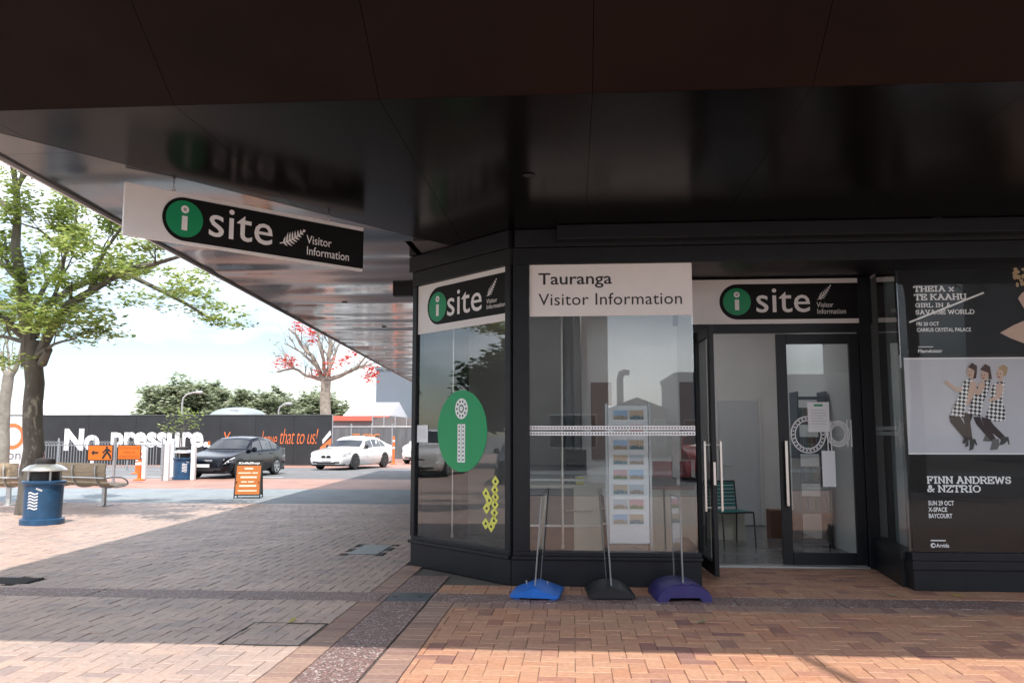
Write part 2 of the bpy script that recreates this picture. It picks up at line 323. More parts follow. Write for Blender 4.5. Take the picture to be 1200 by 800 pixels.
m_farL = brick_sheet_mat('far worn brick', (.38, .27, .22), (.34, .24, .20), (.26, .2, .17))
m_white = M('white paint', (.78, .78, .77), .5, var=.06, vs=3)
m_steel = M('galvanised steel', (.42, .43, .44), .45, .7, var=.15, vs=8)
m_dark = M('charcoal powder coat', (.0095, .0105, .0135), .40, spec=.32, var=.18, vs=6, bump=.05, bs=40)
m_black = M('black', (.012, .012, .014), .5)

def sheet(name, x0, x1, y0, y1, z, mat):
    return struct(MB().box(x0, x1, y0, y1, z - .02, z).build(name, mat))
g = MB(); g.add([(-900, -900, -.04), (900, -900, -.04), (900, 900, -.04), (-900, 900, -.04)], [(0, 1, 2, 3)])
struct(g.build('ground', M('town ground', (.17, .165, .16), .9, var=.2, vs=.05)))
sheet('concrete_path', -70, -1.95, 18.5, 23.5, -.004, m_conc)
sheet('brick_crossing', -70, -1.95, 23.5, 29, -.004, m_redsheet)
sheet('road', -70, 30, 29, 39, -.006, m_asph)
sheet('brick_forecourt', -70, 30, 39, 64, -.004, m_redsheet)
sheet('side_pavement', -60, -13, -4, 18.5, -.004, m_farL)
sheet('near_pavement', -13, 30, -4, 3.0, -.004, m_farL)
sheet('street', -90, 90, -15, -4.3, -.012, m_asph)
sheet('far_pavement', -90, 90, -19, -15.3, -.004, m_conc)
for i in range(60):
    k = MB().box(-60 + i * 1.5, -60 + i * 1.5 + 1.49, -4.3, -4.0, -.03, .02).build('kerb_stone', m_conc, bevel=.01); k.parent = bpy.data.objects['street']
# lane marks
for a, b, c_, d_ in ((-30, -10.5, 30.05, 30.17), (-26, -16, 36.2, 36.32)):
    lm = MB().box(a, b, c_, d_, -.004, 0).build('lane_line', m_white); lm.parent = bpy.data.objects['road']
bed = struct(MB().box(-13, 12, 3.0, 10.05, -.05, -.012).build('pavement_bed', m_bed))
bed2 = struct(MB().box(-13, -1.9, 10.05, 18.5, -.05, -.012).build('pavement_bed', m_bed))

# ------------------------------------------------------------------ brick paving, piece by piece
pav_left = struct(bpy.data.objects.new('pavement_left', None)); C.objects.link(pav_left); pav_left.location = (-6, 7, 0)
pav_right = struct(bpy.data.objects.new('pavement_right', None)); C.objects.link(pav_right); pav_right.location = (2, 6, 0)
U = .1165; GAP = .0035
def brick_shape(mb, x0, x1, y0, y1, zt, tx=0, ty=0):
    b = .004; zb = zt - .022; cx = (x0 + x1) / 2; cy = (y0 + y1) / 2
    def z(x, y, q): return q + (x - cx) * tx + (y - cy) * ty
    vs_ = [(x, y, zb) for x, y in ((x0, y0), (x1, y0), (x1, y1), (x0, y1))] + [(x, y, z(x, y, zt - b * .8)) for x, y in ((x0, y0), (x1, y0), (x1, y1), (x0, y1))] + \
          [(x, y, z(x, y, zt)) for x, y in ((x0 + b, y0 + b), (x1 - b, y0 + b), (x1 - b, y1 - b), (x0 + b, y1 - b))]
    fs_ = [(8, 9, 10, 11)]
    for i in range(4):
        j = (i + 1) % 4; fs_ += [(i, j, 4 + j, 4 + i), (4 + i, 4 + j, 8 + j, 8 + i)]
    mb.add(vs_, fs_)
def infrustum(x, y):
    v = Vector((x, y, 0)) - CAM; z = v.dot(FW)
    if z < .5: return False
    px = 600 + FPX * v.dot(RT) / z; py = 400 - FPX * v.dot(UP) / z
    return 5 < px < 1195 and py < 798
def herring(x0, x1, y0, y1, holes=(), ox=0., oy=0.):
    res = []
    i0 = math.floor((x0 - ox) / U) - 2; i1 = math.ceil((x1 - ox) / U) + 2; j0 = math.floor((y0 - oy) / U) - 2; j1 = math.ceil((y1 - oy) / U) + 2
    for i in range(i0, i1):
        for j in range(j0, j1):
            t = (i - j) % 4
            if t == 0: a, b, c_, d_ = i, i + 2, j, j + 1
            elif t == 3: a, b, c_, d_ = i, i + 1, j, j + 2
            else: continue
            X0, X1, Y0, Y1 = ox + a * U, ox + b * U, oy + c_ * U, oy + d_ * U
            full = X0 >= x0 and X1 <= x1 and Y0 >= y0 and Y1 <= y1
            X0 = max(X0, x0); X1 = min(X1, x1); Y0 = max(Y0, y0); Y1 = min(Y1, y1)
            if X1 - X0 < .02 or Y1 - Y0 < .02: continue
            cx, cy = (X0 + X1) / 2, (Y0 + Y1) / 2
            if any(h[0] < cx < h[1] and h[2] < cy < h[3] for h in holes): continue
            res.append((X0, X1, Y0, Y1, full, t))
    return res
def course(x0, x1, y0, y1, w_, along='x'):
    res = []; a = x0 if along == 'x' else y0; e = x1 if along == 'x' else y1
    while a < e - .02:
        b = min(a + w_, e); res.append((a, b, y0, y1, False, 9) if along == 'x' else (x0, x1, a, b, False, 9)); a = b
    return res
proto = {}
def lay(bricks, root, mat, name, limit=300, rest='paver_field'):
    rng = random.Random(3)
    vis = sorted([b for b in bricks if b[4] and infrustum((b[0] + b[1]) / 2, (b[2] + b[3]) / 2)], key=lambda b: b[2])[:limit]
    sel = set(id(b) for b in vis); mb = MB()
    for b in bricks:
        zt = rng.uniform(-.0028, .0022); tx = rng.uniform(-.013, .013); ty = rng.uniform(-.013, .013)
        if id(b) in sel:
            key = (b[5], mat.name)
            if key not in proto:
                p = MB(); wx, wy = (2 * U, U) if b[5] == 0 else (U, 2 * U)
                brick_shape(p, -wx / 2 + GAP / 2, wx / 2 - GAP / 2, -wy / 2 + GAP / 2, wy / 2 - GAP / 2, 0); proto[key] = p.mesh(name, mat)
            o = bpy.data.objects.new(name, proto[key]); C.objects.link(o); o.parent = root
            o.location = ((b[0] + b[1]) / 2 - root.location.x, (b[2] + b[3]) / 2 - root.location.y, zt); o.rotation_euler = (ty, tx, 0)
        else:
            brick_shape(mb, b[0] + GAP / 2, b[1] - GAP / 2, b[2] + GAP / 2, b[3] - GAP / 2, zt, tx, ty)
    if mb.v:
        o = mb.build(rest, mat, root, fix=False, world=True); stuff(o)
    return
BX0, BX1 = -1.74, -1.34
RIGHT = herring(-1.09, 9.0, 3.0, 7.55)
lay(RIGHT, pav_right, m_brickR, 'paver')
lay(course(-1.09, 9.0, 7.55, 7.785, .1165) + course(-1.325, -1.095, 3.0, 7.785, .1165, 'y') + course(-1.965, -1.745, 3.0, 7.785, .1165, 'y') + course(-1.965, -1.745, 8.205, 9.9, .1165, 'y'), pav_right, m_border, 'border_brick', 0, 'border_course')
lay(course(-1.325, 9, 8.205, 8.43, .233) + course(-1.325, 9, 8.43, 8.66, .1165), pav_right, m_brickR, 'paver', 0, 'wall_course')
rec = []
for k in range(12): rec += course(1.28 - (k % 2) * .1165, 3.44, 8.665 + k * .1165, 8.665 + (k + 1) * .1165, .233)
lay(rec, pav_right, m_brickR, 'paver', 0, 'doorway_course')
HOLES = [(-2.95, -2.42, 10.72, 11.74), (-6.15, -5.6, 8.36, 8.78)]
LEFT = herring(-13, -1.97, 3.0, 7.785, ox=.03) + herring(-13, -1.97, 8.205, 18.5, HOLES, ox=.05, oy=.02)
lay(LEFT, pav_left, m_brickL, 'paver')
# aggregate slabs
rng = random.Random(5); x = -13.0
while x < 9:
    wd = .93 if x > -3 else 1.4
    x2 = min(x + wd, 9)
    if not (x < BX0 < x2): 
        MB().box(x + .004, x2 - .004, 7.793, 8.197, -.03, rng.uniform(-.001, .001)).build('aggregate_slab', m_agg, pav_right, world=True, bevel=.003)
    else:
        MB().box(x + .004, BX0 - .006, 7.793, 8.197, -.03, 0).build('aggregate_slab', m_agg, pav_right, world=True, bevel=.003)
        x2 = -1.335
    x = x2
y = 3.0
while y < 7.7:
    y2 = min(y + .62, 7.785); MB().box(BX0 + .003, BX1 - .003, y + .004, y2 - .004, -.03, rng.uniform(-.001, .001)).build('aggregate_slab', m_agg, pav_right, world=True, bevel=.003); y = y2
MB().box(BX0 + .003, BX1 - .003, 8.205, 9.2, -.03, 0).build('aggregate_slab', m_agg, pav_right, world=True, bevel=.003)

# covers and grates
t = thing('access_cover', 'dark grey steel access cover set in the speckled paving band', 'cover', (-1.56, 7.995, 0))
MB().box(-1.735, -1.345, 7.795, 8.195, -.03, .003).build('lid', M('cover steel', (.10, .115, .125), .5, .4, var=.2, vs=10), t, world=True, bevel=.003)
for s_ in (-1, 1): MB().box(-1.56 + s_ * .12 - .02, -1.56 + s_ * .12 + .02, 7.98, 8.01, .0032, .006).build('lifting_slot', m_black, t, world=True)
t = thing('drain_cover', 'pale chequered rectangular drain cover in paving left of the corner window', 'cover', (-2.69, 11.23, 0))
MB().box(-2.94, -2.43, 10.74, 11.72, -.03, -.002).build('surround', M('cover surround', (.07, .07, .07), .8), t, world=True)
MB().box(-2.88, -2.5, 10.79, 11.66, -.0015, .005).build('lid', M('chequer plate', (.40, .43, .43), .5, .4, var=.15, vs=20), t, world=True)
mb = MB()
for i in range(9):
    for j in range(20): 
        cx, cy = -2.865 + i * .0435, 10.82 + j * .0435; mb.box(cx - .012, cx + .012, cy - .004, cy + .004, .0052, .008) if (i + j) % 2 else mb.box(cx - .004, cx + .004, cy - .012, cy + .012, .0052, .008)
stuff(mb.build('raised_pattern', MATS['chequer plate'], t, world=True))
t = thing('drain_grate', 'dark slotted drain grate at the left edge of the paving', 'grate', (-5.87, 8.57, 0))
MB().box(-6.14, -5.61, 8.37, 8.77, -.03, -.006).build('pit', m_black, t, world=True)
for i in range(14): MB().box(-6.13 + i * .038, -6.13 + i * .038 + .018, 8.38, 8.76, -.005, .003).build('grate_bar', M('iron', (.08, .075, .07), .7, .4), t, world=True)
t = thing('brick_infill_cover', 'square brick filled access cover with dark steel rim, left of speckled strip', 'cover', (-2.26, 6.47, 0))
for a in ((-2.58, -1.975, 6.11, 6.122), (-2.58, -1.975, 6.82, 6.832), (-2.58, -2.568, 6.123, 6.819), (-1.987, -1.975, 6.123, 6.819)):
    MB().box(*a, -.02, .0045).build('rim', M('iron', (.08, .075, .07), .7, .4), t, world=True)

# ------------------------------------------------------------------ the corner shop building
GL = glass_mat('shop glass', (.93, .95, .95), 2.0, .035)
GLP = glass_mat('poster window glass', (.96, .97, .97), .55, .0)
m_int = M('interior wall paint', (.74, .72, .70), .8, var=.04, vs=2)
m_intdark = M('interior dark panel', (.06, .06, .065), .6)
m_floor = M('polished concrete floor', (.20, .20, .20), .22, var=.2, vs=2)
m_ceil = M('ceiling white', (.7, .7, .7), .9)
m_frost = bpy.data.materials.new('added frosted roof light'); m_frost.use_nodes = True  # translucent pane, added to let daylight fill the room
_n = m_frost.node_tree.nodes; _t = _n.new('ShaderNodeBsdfTranslucent'); _t.inputs[0].default_value = (.78, .79, .8, 1); m_frost.node_tree.links.new(_t.outputs[0], _n['Material Output'].inputs[0])
m_alu = M('brushed steel handle', (.62, .58, .53), .35, .9)
A = Vector((-.64, 8.70)); B = Vector((-1.89, 9.95)); LC = (A - B).length
TCH = Matrix.Translation((B.x, B.y, 0)) @ Matrix.Rotation(math.radians(-45), 4, 'Z')
bld = thing('shop_building', 'black framed corner shop building with chamfered glass corner under the canopy', 'building', (.6, 8.72, 0))
def part(name, mat, *boxes, T=None, bevel=.004, parent=bld):
    mb = MB(T)
    for b in boxes: mb.box(*b)
    return mb.build(name, mat, parent, world=True, bevel=bevel)
ZS, ZH, ZC = .335, 3.285, 3.65
# chamfer
part('plinth', m_dark, (.0, LC + .02, -.03, .12, 0, .255), T=TCH)
part('sill', m_dark, (-.03, LC + .015, -.055, .10, .258, .29), (.0, LC + .01, -.03, .08, .2905, ZS), T=TCH)
part('glass_pane', GL, (.062, LC - .07, 0, .010, ZS + .002, ZH - .002), T=TCH, bevel=0)
part('window_post', m_dark, (-.02, .06, -.03, .09, ZS + .001, ZH - .001), T=TCH)
part('window_post', m_dark, (LC - .068, LC + .012, -.03, .07, ZS + .001, ZH - .001), T=TCH)
part('header', m_dark, (-.02, LC + .02, -.04, .3, ZH, 3.46), T=TCH); part('header_fascia', m_dark, (-.05, LC + .03, -.07, .3, 3.463, ZC - .004), T=TCH)
# main window
part('plinth', m_dark, (-.635, 1.262, 8.665, 8.85, 0, .255)); part('sill', m_dark, (-.63, 1.275, 8.64, 8.82, .258, .29), (-.62, 1.268, 8.67, 8.8, .2905, ZS))
part('glass_pane', GL, (-.448, 1.238, 8.715, 8.725, ZS + .002, ZH - .002), bevel=0)
part('corner_post', m_dark, (-.618, -.452, 8.672, 8.79, ZS + .001, ZH - .001))
part('header', m_dark, (-.62, 9.2, 8.68, 9.0, ZH + .0005, 3.46)); part('header_fascia', m_dark, (-.60, 9.2, 8.63, 9.0, 3.463, ZC - .004))
part('header_box', m_dark, (-.15, 9.2, 8.45, 8.628, 3.50, ZC - .006))
# recess left return, ceiling
part('return_plinth', m_dark, (1.13, 1.263, 8.852, 10.0, 0, .255)); part('return_sill', m_dark, (1.15, 1.27, 8.822, 10.0, .258, ZS - .002))
part('return_glass', GL, (1.228, 1.238, 8.73, 9.99, ZS, ZH - .004), bevel=0)
part('recess_ceiling', m_dark, (1.2, 3.5, 9.001, 10.2, 3.36, 3.45))
# door set
YD = 10.05
part('door_jamb', m_dark, (1.30, 1.415, 10.0, 10.12, .0, 2.70)); part('door_jamb', m_dark, (3.335, 3.47, 10.0, 10.12, 0, 2.70))
part('door_transom', m_dark, (1.30, 3.47, 10.0, 10.12, 2.702, 2.80)); part('door_lintel', m_dark, (1.2, 3.5, 10.03, 10.15, 2.802, 3.358))
part('door_threshold', M('threshold metal', (.45, .44, .42), .4, .6), (1.416, 3.334, 9.98, 10.14, 0, .022))
def door_leaf(label, loc, rz, w_):
    d = bpy.data.objects.new('door', None); C.objects.link(d); d.parent = bld; d.location = Vector(loc) - bld.location; d.rotation_euler = (0, 0, rz); d['label'] = label
    z0, z1, s_ = .035, 2.685, .115
    for a in ((0, s_, -.025, .025, z0, z1), (w_ - s_, w_, -.025, .025, z0, z1)): MB().box(*a).build('door_stile', m_dark, d, bevel=.004)
    for a in ((s_ + .001, w_ - s_ - .001, -.024, .024, z0, .17), (s_ + .001, w_ - s_ - .001, -.024, .024, 2.565, z1)): MB().box(*a).build('door_rail', m_dark, d, bevel=.004)
    MB().box(s_ + .001, w_ - s_ - .001, -.006, .006, .172, 2.563).build('door_glass', GL, d)
    return d
def pull(d, x, side):
    mb = MB(); yo = side * .085
    mb.tube([(x, side * .02, 1.40), (x, yo, 1.40)], .011); mb.tube([(x, side * .02, .74), (x, yo, .74)], .011); mb.box(x - .016, x + .016, yo - .012, yo + .012, .70, 1.44)
    mb.build('door_handle', m_alu, d, bevel=.003)
dr = door_leaf('closed right glass door with paper notice and pull handle', (2.385, YD, 0), 0, .945); pull(dr, .06, -1)
dl = door_leaf('open left glass door swung outwards, seen edge on', (1.44, 10.02, 0), math.radians(-87.0), .90)
for s_ in (-1, 1): pull(dl, .83, s_)
MB().box(.895, .906, -.012, .012, .98, 1.22).build('lock_plate', m_alu, dl)
# right shop
part('plinth', m_dark, (3.30, 9.2, 8.66, 8.85, 0, .20)); part('sill', m_dark, (3.285, 9.2, 8.63, 8.82, .203, .285), (3.295, 9.2, 8.66, 8.8, .2855, .36))
part('glass_pane', GLP, (3.312, 5.6, 8.715, 8.725, .362, ZH - .002), bevel=0); part('glass_pane', GLP, (5.66, 9.2, 8.715, 8.725, .362, ZH - .002), bevel=0)
part('window_post', m_dark, (5.602, 5.658, 8.69, 8.78, .362, ZH - .002))
ang = math.atan2(1.3, .14); TR = Matrix.Translation((3.31, 8.73, 0)) @ Matrix.Rotation(ang, 4, 'Z')
part('return_plinth', m_dark, (.12, 1.29, -.1, .06, 0, .27), T=TR); part('return_sill', m_dark, (.1, 1.28, -.09, .075, .272, .355), T=TR)
part('return_glass', GL, (.01, 1.27, -.005, .005, .36, ZH - .004), T=TR, bevel=0)
mp0 = P(1034, 400, 9.75); part('reflection_strip', M('pale sky reflection', (.50, .58, .58), .4, .2), (mp0.x + .06, mp0.x + .15, 9.72, 9.80, .3, 3.3))  # pale strip painted as the bright sky reflected in the return glass
# shell and rooms
part('interior_floor', m_floor, (-1.83, 3.5, 10.15, 14.5, -.012, .015), (-.6, 1.12, 8.86, 10.149, -.012, .015))
part('interior_wall', m_int, (-1.8, 3.6, 14.45, 14.6, 0.016, 3.5), bevel=0); part('interior_wall', m_int, (3.5, 3.62, 10.2, 14.448, .016, 3.5), bevel=0)
part('interior_ceiling', m_ceil, (-1.85, 3.6, 10.16, 11.6, 3.502, 3.56), (-1.85, 3.6, 13.4, 14.6, 3.502, 3.56), (-1.85, -.4, 11.601, 13.399, 3.502, 3.56), (3.0, 3.6, 11.601, 13.399, 3.502, 3.56), bevel=0); part('added_skylight', m_frost, (-.4, 3.0, 11.601, 13.399, 3.51, 3.53), bevel=0); part('interior_ceiling', m_ceil, (-.7, 1.19, 9.02, 10.158, 3.502, 3.56), bevel=0)  # ceiling opening and its pane are added to brighten the interior
part('shop_back_wall', M('shop dark wall', (.10, .09, .09), .8), (3.64, 9.2, 11.5, 11.6, 0, 3.5), bevel=0)
part('shop_floor', m_floor, (3.5, 9.2, 8.86, 11.5, -.01, .012), bevel=0)
part('side_wall', m_dark, (-1.9, -1.78, 14.6, 36, 0, ZC - .004)); part('side_plinth', m_dark, (-1.93, -1.8, 10.02, 14.6, 0, .255))
part('side_panel', M('dark lining panel', (.07, .08, .09), .7), (-1.90, -1.80, 10.05, 14.59, .26, ZH), bevel=0); part('side_header', m_dark, (-1.93, -1.78, 10.02, 14.6, ZH + .002, ZC - .004))
part('upper_storey', M('upper cladding', (.10, .10, .105), .6, var=.1), (-1.8, 14, 16.0, 36, ZC + .02, 6.2))
part('front_roof', MATS['upper cladding'], (-1.8, 12.4, 9.2, 11.6, ZC + .02, ZC + .9), (-1.8, 12.4, 13.4, 15.99, ZC + .02, ZC + .9), (-1.8, -.4, 11.601, 13.399, ZC + .02, ZC + .9), (3.0, 12.4, 11.601, 13.399, ZC + .02, ZC + .9), bevel=0)  # roof left open above the added ceiling pane
part('end_wall', m_dark, (9.2, 9.4, 8.6, 36, 0, ZC - .004)); part('rear_wall', m_dark, (-1.78, 9.2, 35.8, 36, 0, ZC - .004))

# ------------------------------------------------------------------ canopy of dark gloss panels
def panel_mat(name, col, rough, bumpd, stretch, bs, spec=.5):
    m = M(name, col, rough, var=.35, vs=.9, spec=spec, coat=.0)
    n = m.node_tree.nodes; l = m.node_tree.links; b = n['Principled BSDF']
    geo = n.new('ShaderNodeNewGeometry'); mp_ = n.new('ShaderNodeMapping'); mp_.inputs['Scale'].default_value = stretch; l.new(geo.outputs['Position'], mp_.inputs[0])
    t = n.new('ShaderNodeTexNoise'); t.inputs['Scale'].default_value = bs; t.inputs['Detail'].default_value = 1.0; l.new(mp_.outputs[0], t.inputs[0])
    bp = n.new('ShaderNodeBump'); bp.inputs['Strength'].default_value = 1; bp.inputs['Distance'].default_value = bumpd; l.new(t.outputs[0], bp.inputs['Height']); l.new(bp.outputs[0], b.inputs['Normal'])
    return m
m_sof = panel_mat('dark gloss soffit panel', (.0035, .0032, .0035), .19, .008, (1, 1, 1), .5, .05)
m_wing = panel_mat('dark gloss soffit panel rippled', (.014, .013, .013), .12, .085, (.30, .9, 1), .9, .6)
m_slope = panel_mat('bronze brown fascia panel', (.0075, .0036, .003), .42, .01, (1, 1, 1), .5, .08)
can = thing('canopy', 'broad dark glossy canopy soffit of long panels wrapping the building corner', 'canopy', (0, 8.72, ZC))
def clip(poly, p, n):
    res = []
    for i in range(len(poly)):
        a = Vector(poly[i]); b = Vector(poly[(i + 1) % len(poly)]); da = (a - p).dot(n); db = (b - p).dot(n)
        if da >= 0: res.append(tuple(a))
        if (da > 0) != (db > 0) and abs(da - db) > 1e-9: res.append(tuple(a + (b - a) * (da / (da - db))))
    return res
def xl(y): return -4.42 - .075 * (y - 6)
YF = 5.14
M0 = Vector((xl(YF), YF)); M1 = Vector((-1.9, 8.62)); dm = (M1 - M0).normalized(); nm = Vector((dm.y, -dm.x))
G = .0018
xs = [-4.6, -3.96, -2.595, -1.23, .138, 1.50, 2.865, 4.23, 5.595, 6.96, 8.325, 9.7, 11.1, 12.5]
for a, b in zip(xs, xs[1:]):
    pl = clip([(a + G, YF), (b - G, YF), (b - G, 9.3), (a + G, 9.3)], M0 + nm * .006, nm)
    if len(pl) > 2: MB().slab(pl, ZC, ZC + .03).build('soffit_panel', m_sof, can, world=True)
    # sloping fascia panel towards the street
    y1, z1 = 3.82, ZC + .7 * (YF - 3.82)
    x0 = max(a, xl(YF)) + G
    if b > x0:
        xa = x0 - (1.3 if a < xl(YF) + .01 else 0)
        mb = MB(); mb.add([(x0, YF - .004, ZC), (b - G, YF - .004, ZC), (b - G, y1, z1), (xa, y1, z1), (x0, YF - .004, ZC + .04), (b - G, YF - .004, ZC + .04), (b - G, y1, z1 + .04), (xa, y1, z1 + .04)],
               [(0, 1, 2, 3), (7, 6, 5, 4), (0, 4, 5, 1), (1, 5, 6, 2), (2, 6, 7, 3), (3, 7, 4, 0)]); mb.build('fascia_panel', m_slope, can, world=True)
ys = [YF - .3, 5.98, 7.53] + [9.08 + 1.56 * k for k in range(17)]
for a, b in zip(ys, ys[1:]):
    pl = clip([(xl(a), a + G), (-.6, a + G), (-.6, b - G), (xl(b), b - G)], M0 - nm * .006, -nm)
    pl = clip(pl, Vector((0, YF)), Vector((0, 1)))
    pl = clip(pl, Vector((-1.86, 0)), Vector((-1, 0))) if b > 9.2 else pl
    if len(pl) > 2: MB().slab(pl, ZC + .001, ZC + .03).build('soffit_panel', m_wing, can, world=True)
    ya = max(a, YF)
    z1 = ZC + .92
    mb = MB(); xo = -1.3
    q = [(xl(ya) - .006, ya + G, ZC), (xl(b) - .006, b - G, ZC), (xl(b) + xo, b - G, z1), (xl(ya) + xo, ya + G - (1.3 if ya == YF else 0), z1)]
    mb.add(q + [(x_ + .02, y_, z_ + .04) for x_, y_, z_ in q], [(0, 3, 2, 1), (4, 5, 6, 7), (0, 1, 5, 4), (1, 2, 6, 5), (2, 3, 7, 6), (3, 0, 4, 7)]); mb.build('fascia_panel', m_slope, can, world=True)
yE = ys[-1]
mb = MB(); mb.slab([(xl(YF) - 1.28, 3.84), (12.5, 3.84), (12.5, 9.19), (-1.82, 9.19), (-1.82, yE), (xl(yE) - 1.28, yE)], ZC + .93, ZC + 1.0)
mb.build('roof_deck', M('roof deck', (.2, .2, .2), .8), can, world=True)
MB().slab([(xl(YF) + .05, YF + .03), (12.4, YF + .03), (12.4, 9.15), (-1.9, 9.15), (-1.9, yE - .1), (xl(yE) + .05, yE - .1)], ZC + .032, ZC + .05).build('joint_light_block', m_black, can, world=True)  # unseen slab added to stop light leaking through the panel joints
q = [(xl(YF) - .012, YF), (xl(YF) + .012, YF), (xl(yE) + .012, yE), (xl(yE) - .012, yE)]
MB().slab(q, ZC - .03, ZC - .0005).build('edge_trim', M('silver trim', (.75, .75, .75), .4, .3), can, world=True)
for px, py in ((404, 354), (450, 383), (1098, 255), (620, 205)):
    c_ = onz(px, py, ZC - .002); MB().lathe([(.045, -.001), (.05, -.006), (.02, -.008)], 16, (c_.x, c_.y, ZC - .001)).build('downlight', m_black, can, world=True)
# dark box hung beyond the corner
b0 = P(462, 297, 12.0); b1 = P(481, 331, 12.0)
t = thing('hanging_light_box', 'small black box hung under the canopy beside the chamfered window', 'sign box', ((b0.x + b1.x) / 2, 12.0, b1.z))
MB().box(b0.x, b1.x + .1, 11.93, 12.07, b1.z, 3.52).build('case', m_black, t, world=True, bevel=.01)
for x_ in (b0.x + .06, b1.x): MB().tube([(x_, 12, 3.52), (x_, 12, ZC)], .008).build('hanger', m_steel, t, world=True)

# ------------------------------------------------------------------ signs
m_sgW = M('sign white', (.80, .79, .78), .35, var=.03, vs=3); m_sgK = M('sign black', (.006, .006, .0065), .5, spec=.2); m_sgG = M('sign green', (.0, .27, .10), .4)
m_txtW = M('letter white', (.82, .82, .82), .45); m_txtK = M('letter black', (.02, .02, .02), .45)
def fpx(o, x, y, off=0.):
    m = wmat(o); n = (m.to_3x3() @ Vector((0, 1, 0))); p0 = m @ Vector((0, off, 0)); d = ray(x, y); p = CAM + d * ((p0 - CAM).dot(n) / d.dot(n)); q = m.inverted() @ p; return q.x, q.z
def fern(parent, x0, x1, z0, z1, y):
    mb = MB(); n = 9
    def sp(t): return Vector((x0 + (x1 - x0) * (.02 + .98 * t), z0 + (z1 - z0) * (t ** 1.5)))
    for i in range(n * 2): 
        a, b = sp(i / (n * 2)), sp((i + 1) / (n * 2)); d = (b - a).normalized(); nn = Vector((-d.y, d.x)) * (x1 - x0) * .02
        mb.add([(p.x, y - .0001 * i / 20, p.y) for p in (a - nn, b - nn, b + nn, a + nn)], [(0, 1, 2, 3)])
    for i in range(1, n):
        t = i / n + .05; a = sp(t); d = (sp(t + .02) - sp(t - .02)).normalized(); ln = (x1 - x0) * .42 * (1 - t) ** .6 * min(1, t * 4)
        for sd in (1, -1):
            nn = Vector((-d.y, d.x)) * sd; tip = a + (nn * .85 + d * .55) * ln * (1 if sd > 0 else .75); w_ = d * (x1 - x0) * .042; mid = a + (tip - a) * .5 + nn * ln * .06
            mb.add([(p.x, y - .0003 - .00001 * i, p.y) for p in ((a - w_, mid - w_ * .8, tip, mid + w_ * .9, a + w_) if sd < 0 else (a + w_, mid + w_ * .9, tip, mid - w_ * .8, a - w_))], [(0, 1, 2, 3, 4)])
    return mb.build('fern_emblem', m_txtW, parent, fix=False)
def logo(o, W, Hh, pill, circ, i_, site, fr, txt, y=-.004, dots=True, right_round=False):
    """pill,site,fr,txt = (x0,x1,z0,z1); circ=(x,z,r)"""
    x0, x1, z0, z1 = pill; r = (z1 - z0) / 2
    poly = ell(x0 + r, (z0 + z1) / 2, r, r, 20, math.pi * 1.5, math.pi * .5)
    poly = [(x1, z1)] + ell(x0 + r, (z0 + z1) / 2, r, r, 20, math.pi * .5, math.pi * 1.5) + [(x1, z0)]
    MB().prism(poly, y - .002, y).build('badge', m_sgK, o)
    MB().prism(ell(circ[0], circ[1], circ[2], circ[2]), y - .004, y - .0022).build('disc', m_sgG, o)
    r = circ[2]; c_ = circ
    s_ = MB().prism([(c_[0] - .15 * r, c_[1] - .62 * r), (c_[0] + .15 * r, c_[1] - .62 * r), (c_[0] + .15 * r, c_[1] + .16 * r), (c_[0] - .15 * r, c_[1] + .16 * r)], y - .0055, y - .0042)
    s_.build('letter_i_stem', m_txtW, o)
    d_ = MB().prism(ell(c_[0], c_[1] + .52 * r, .215 * r, .215 * r, 20), y - .0055, y - .0042).build('letter_i_dot', m_txtW, o)
    MB().prism(ell(c_[0], c_[1] + .52 * r, .09 * r, .09 * r, 12), y - .0062, y - .0057).build('dot_centre', MATS['sign grey'] if 'sign grey' in MATS else M('sign grey', (.35, .38, .36), .5), d_)
    letters('lettering', 'site', m_txtW, o, *site, y - .003, bold=.004, space=1.02)
    fern(o, *fr, y - .003)
    letters('lettering', 'Visitor\nInformation', m_txtW, o, *txt, y - .003, bold=.004, line=.92)
# hanging sign
ZT = 3.58; tl = onz(147, 213, ZT); tr = onz(426, 267, ZT); c0 = (tl.x + tr.x) / 2; HW = (tr - tl).length; HH = .4455
rzs = math.atan2(tr.y - tl.y, tr.x - tl.x)
hs = thing('hanging_sign', 'white and black double sided information sign hung diagonally under the canopy', 'sign', (tl.x, tl.y, ZT - HH), rzs)
MB().box(0, HW, 0, .035, 0, HH).build('panel', m_sgW, hs, bevel=.003)
k = HH
def L(px, py): return fpx(hs, px, py)
pc = L(216, 258)
logo(hs, HW, HH, (L(190, 250)[0], HW - .001, .055 * k, .955 * k - .02), (pc[0], .49 * k, .36 * k), None, (L(244, 280)[0], L(319, 280)[0], .235 * k, .845 * k),
     (L(327, 280)[0], L(357, 280)[0], .33 * k, .70 * k), (L(358.5, 290)[0], L(408.5, 300)[0], .175 * k, .60 * k))
for px in (204, 387): 
    u = L(px, 230)[0]; MB().tube([(u, .017, HH), (u, .017, HH + ZC - ZT)], .005).build('hanger', m_steel, hs); MB().lathe([(.014, 0), (.018, .012), (.006, .016)], 10, (u, .017, HH + .01)).build('eye_bolt', m_steel, hs)
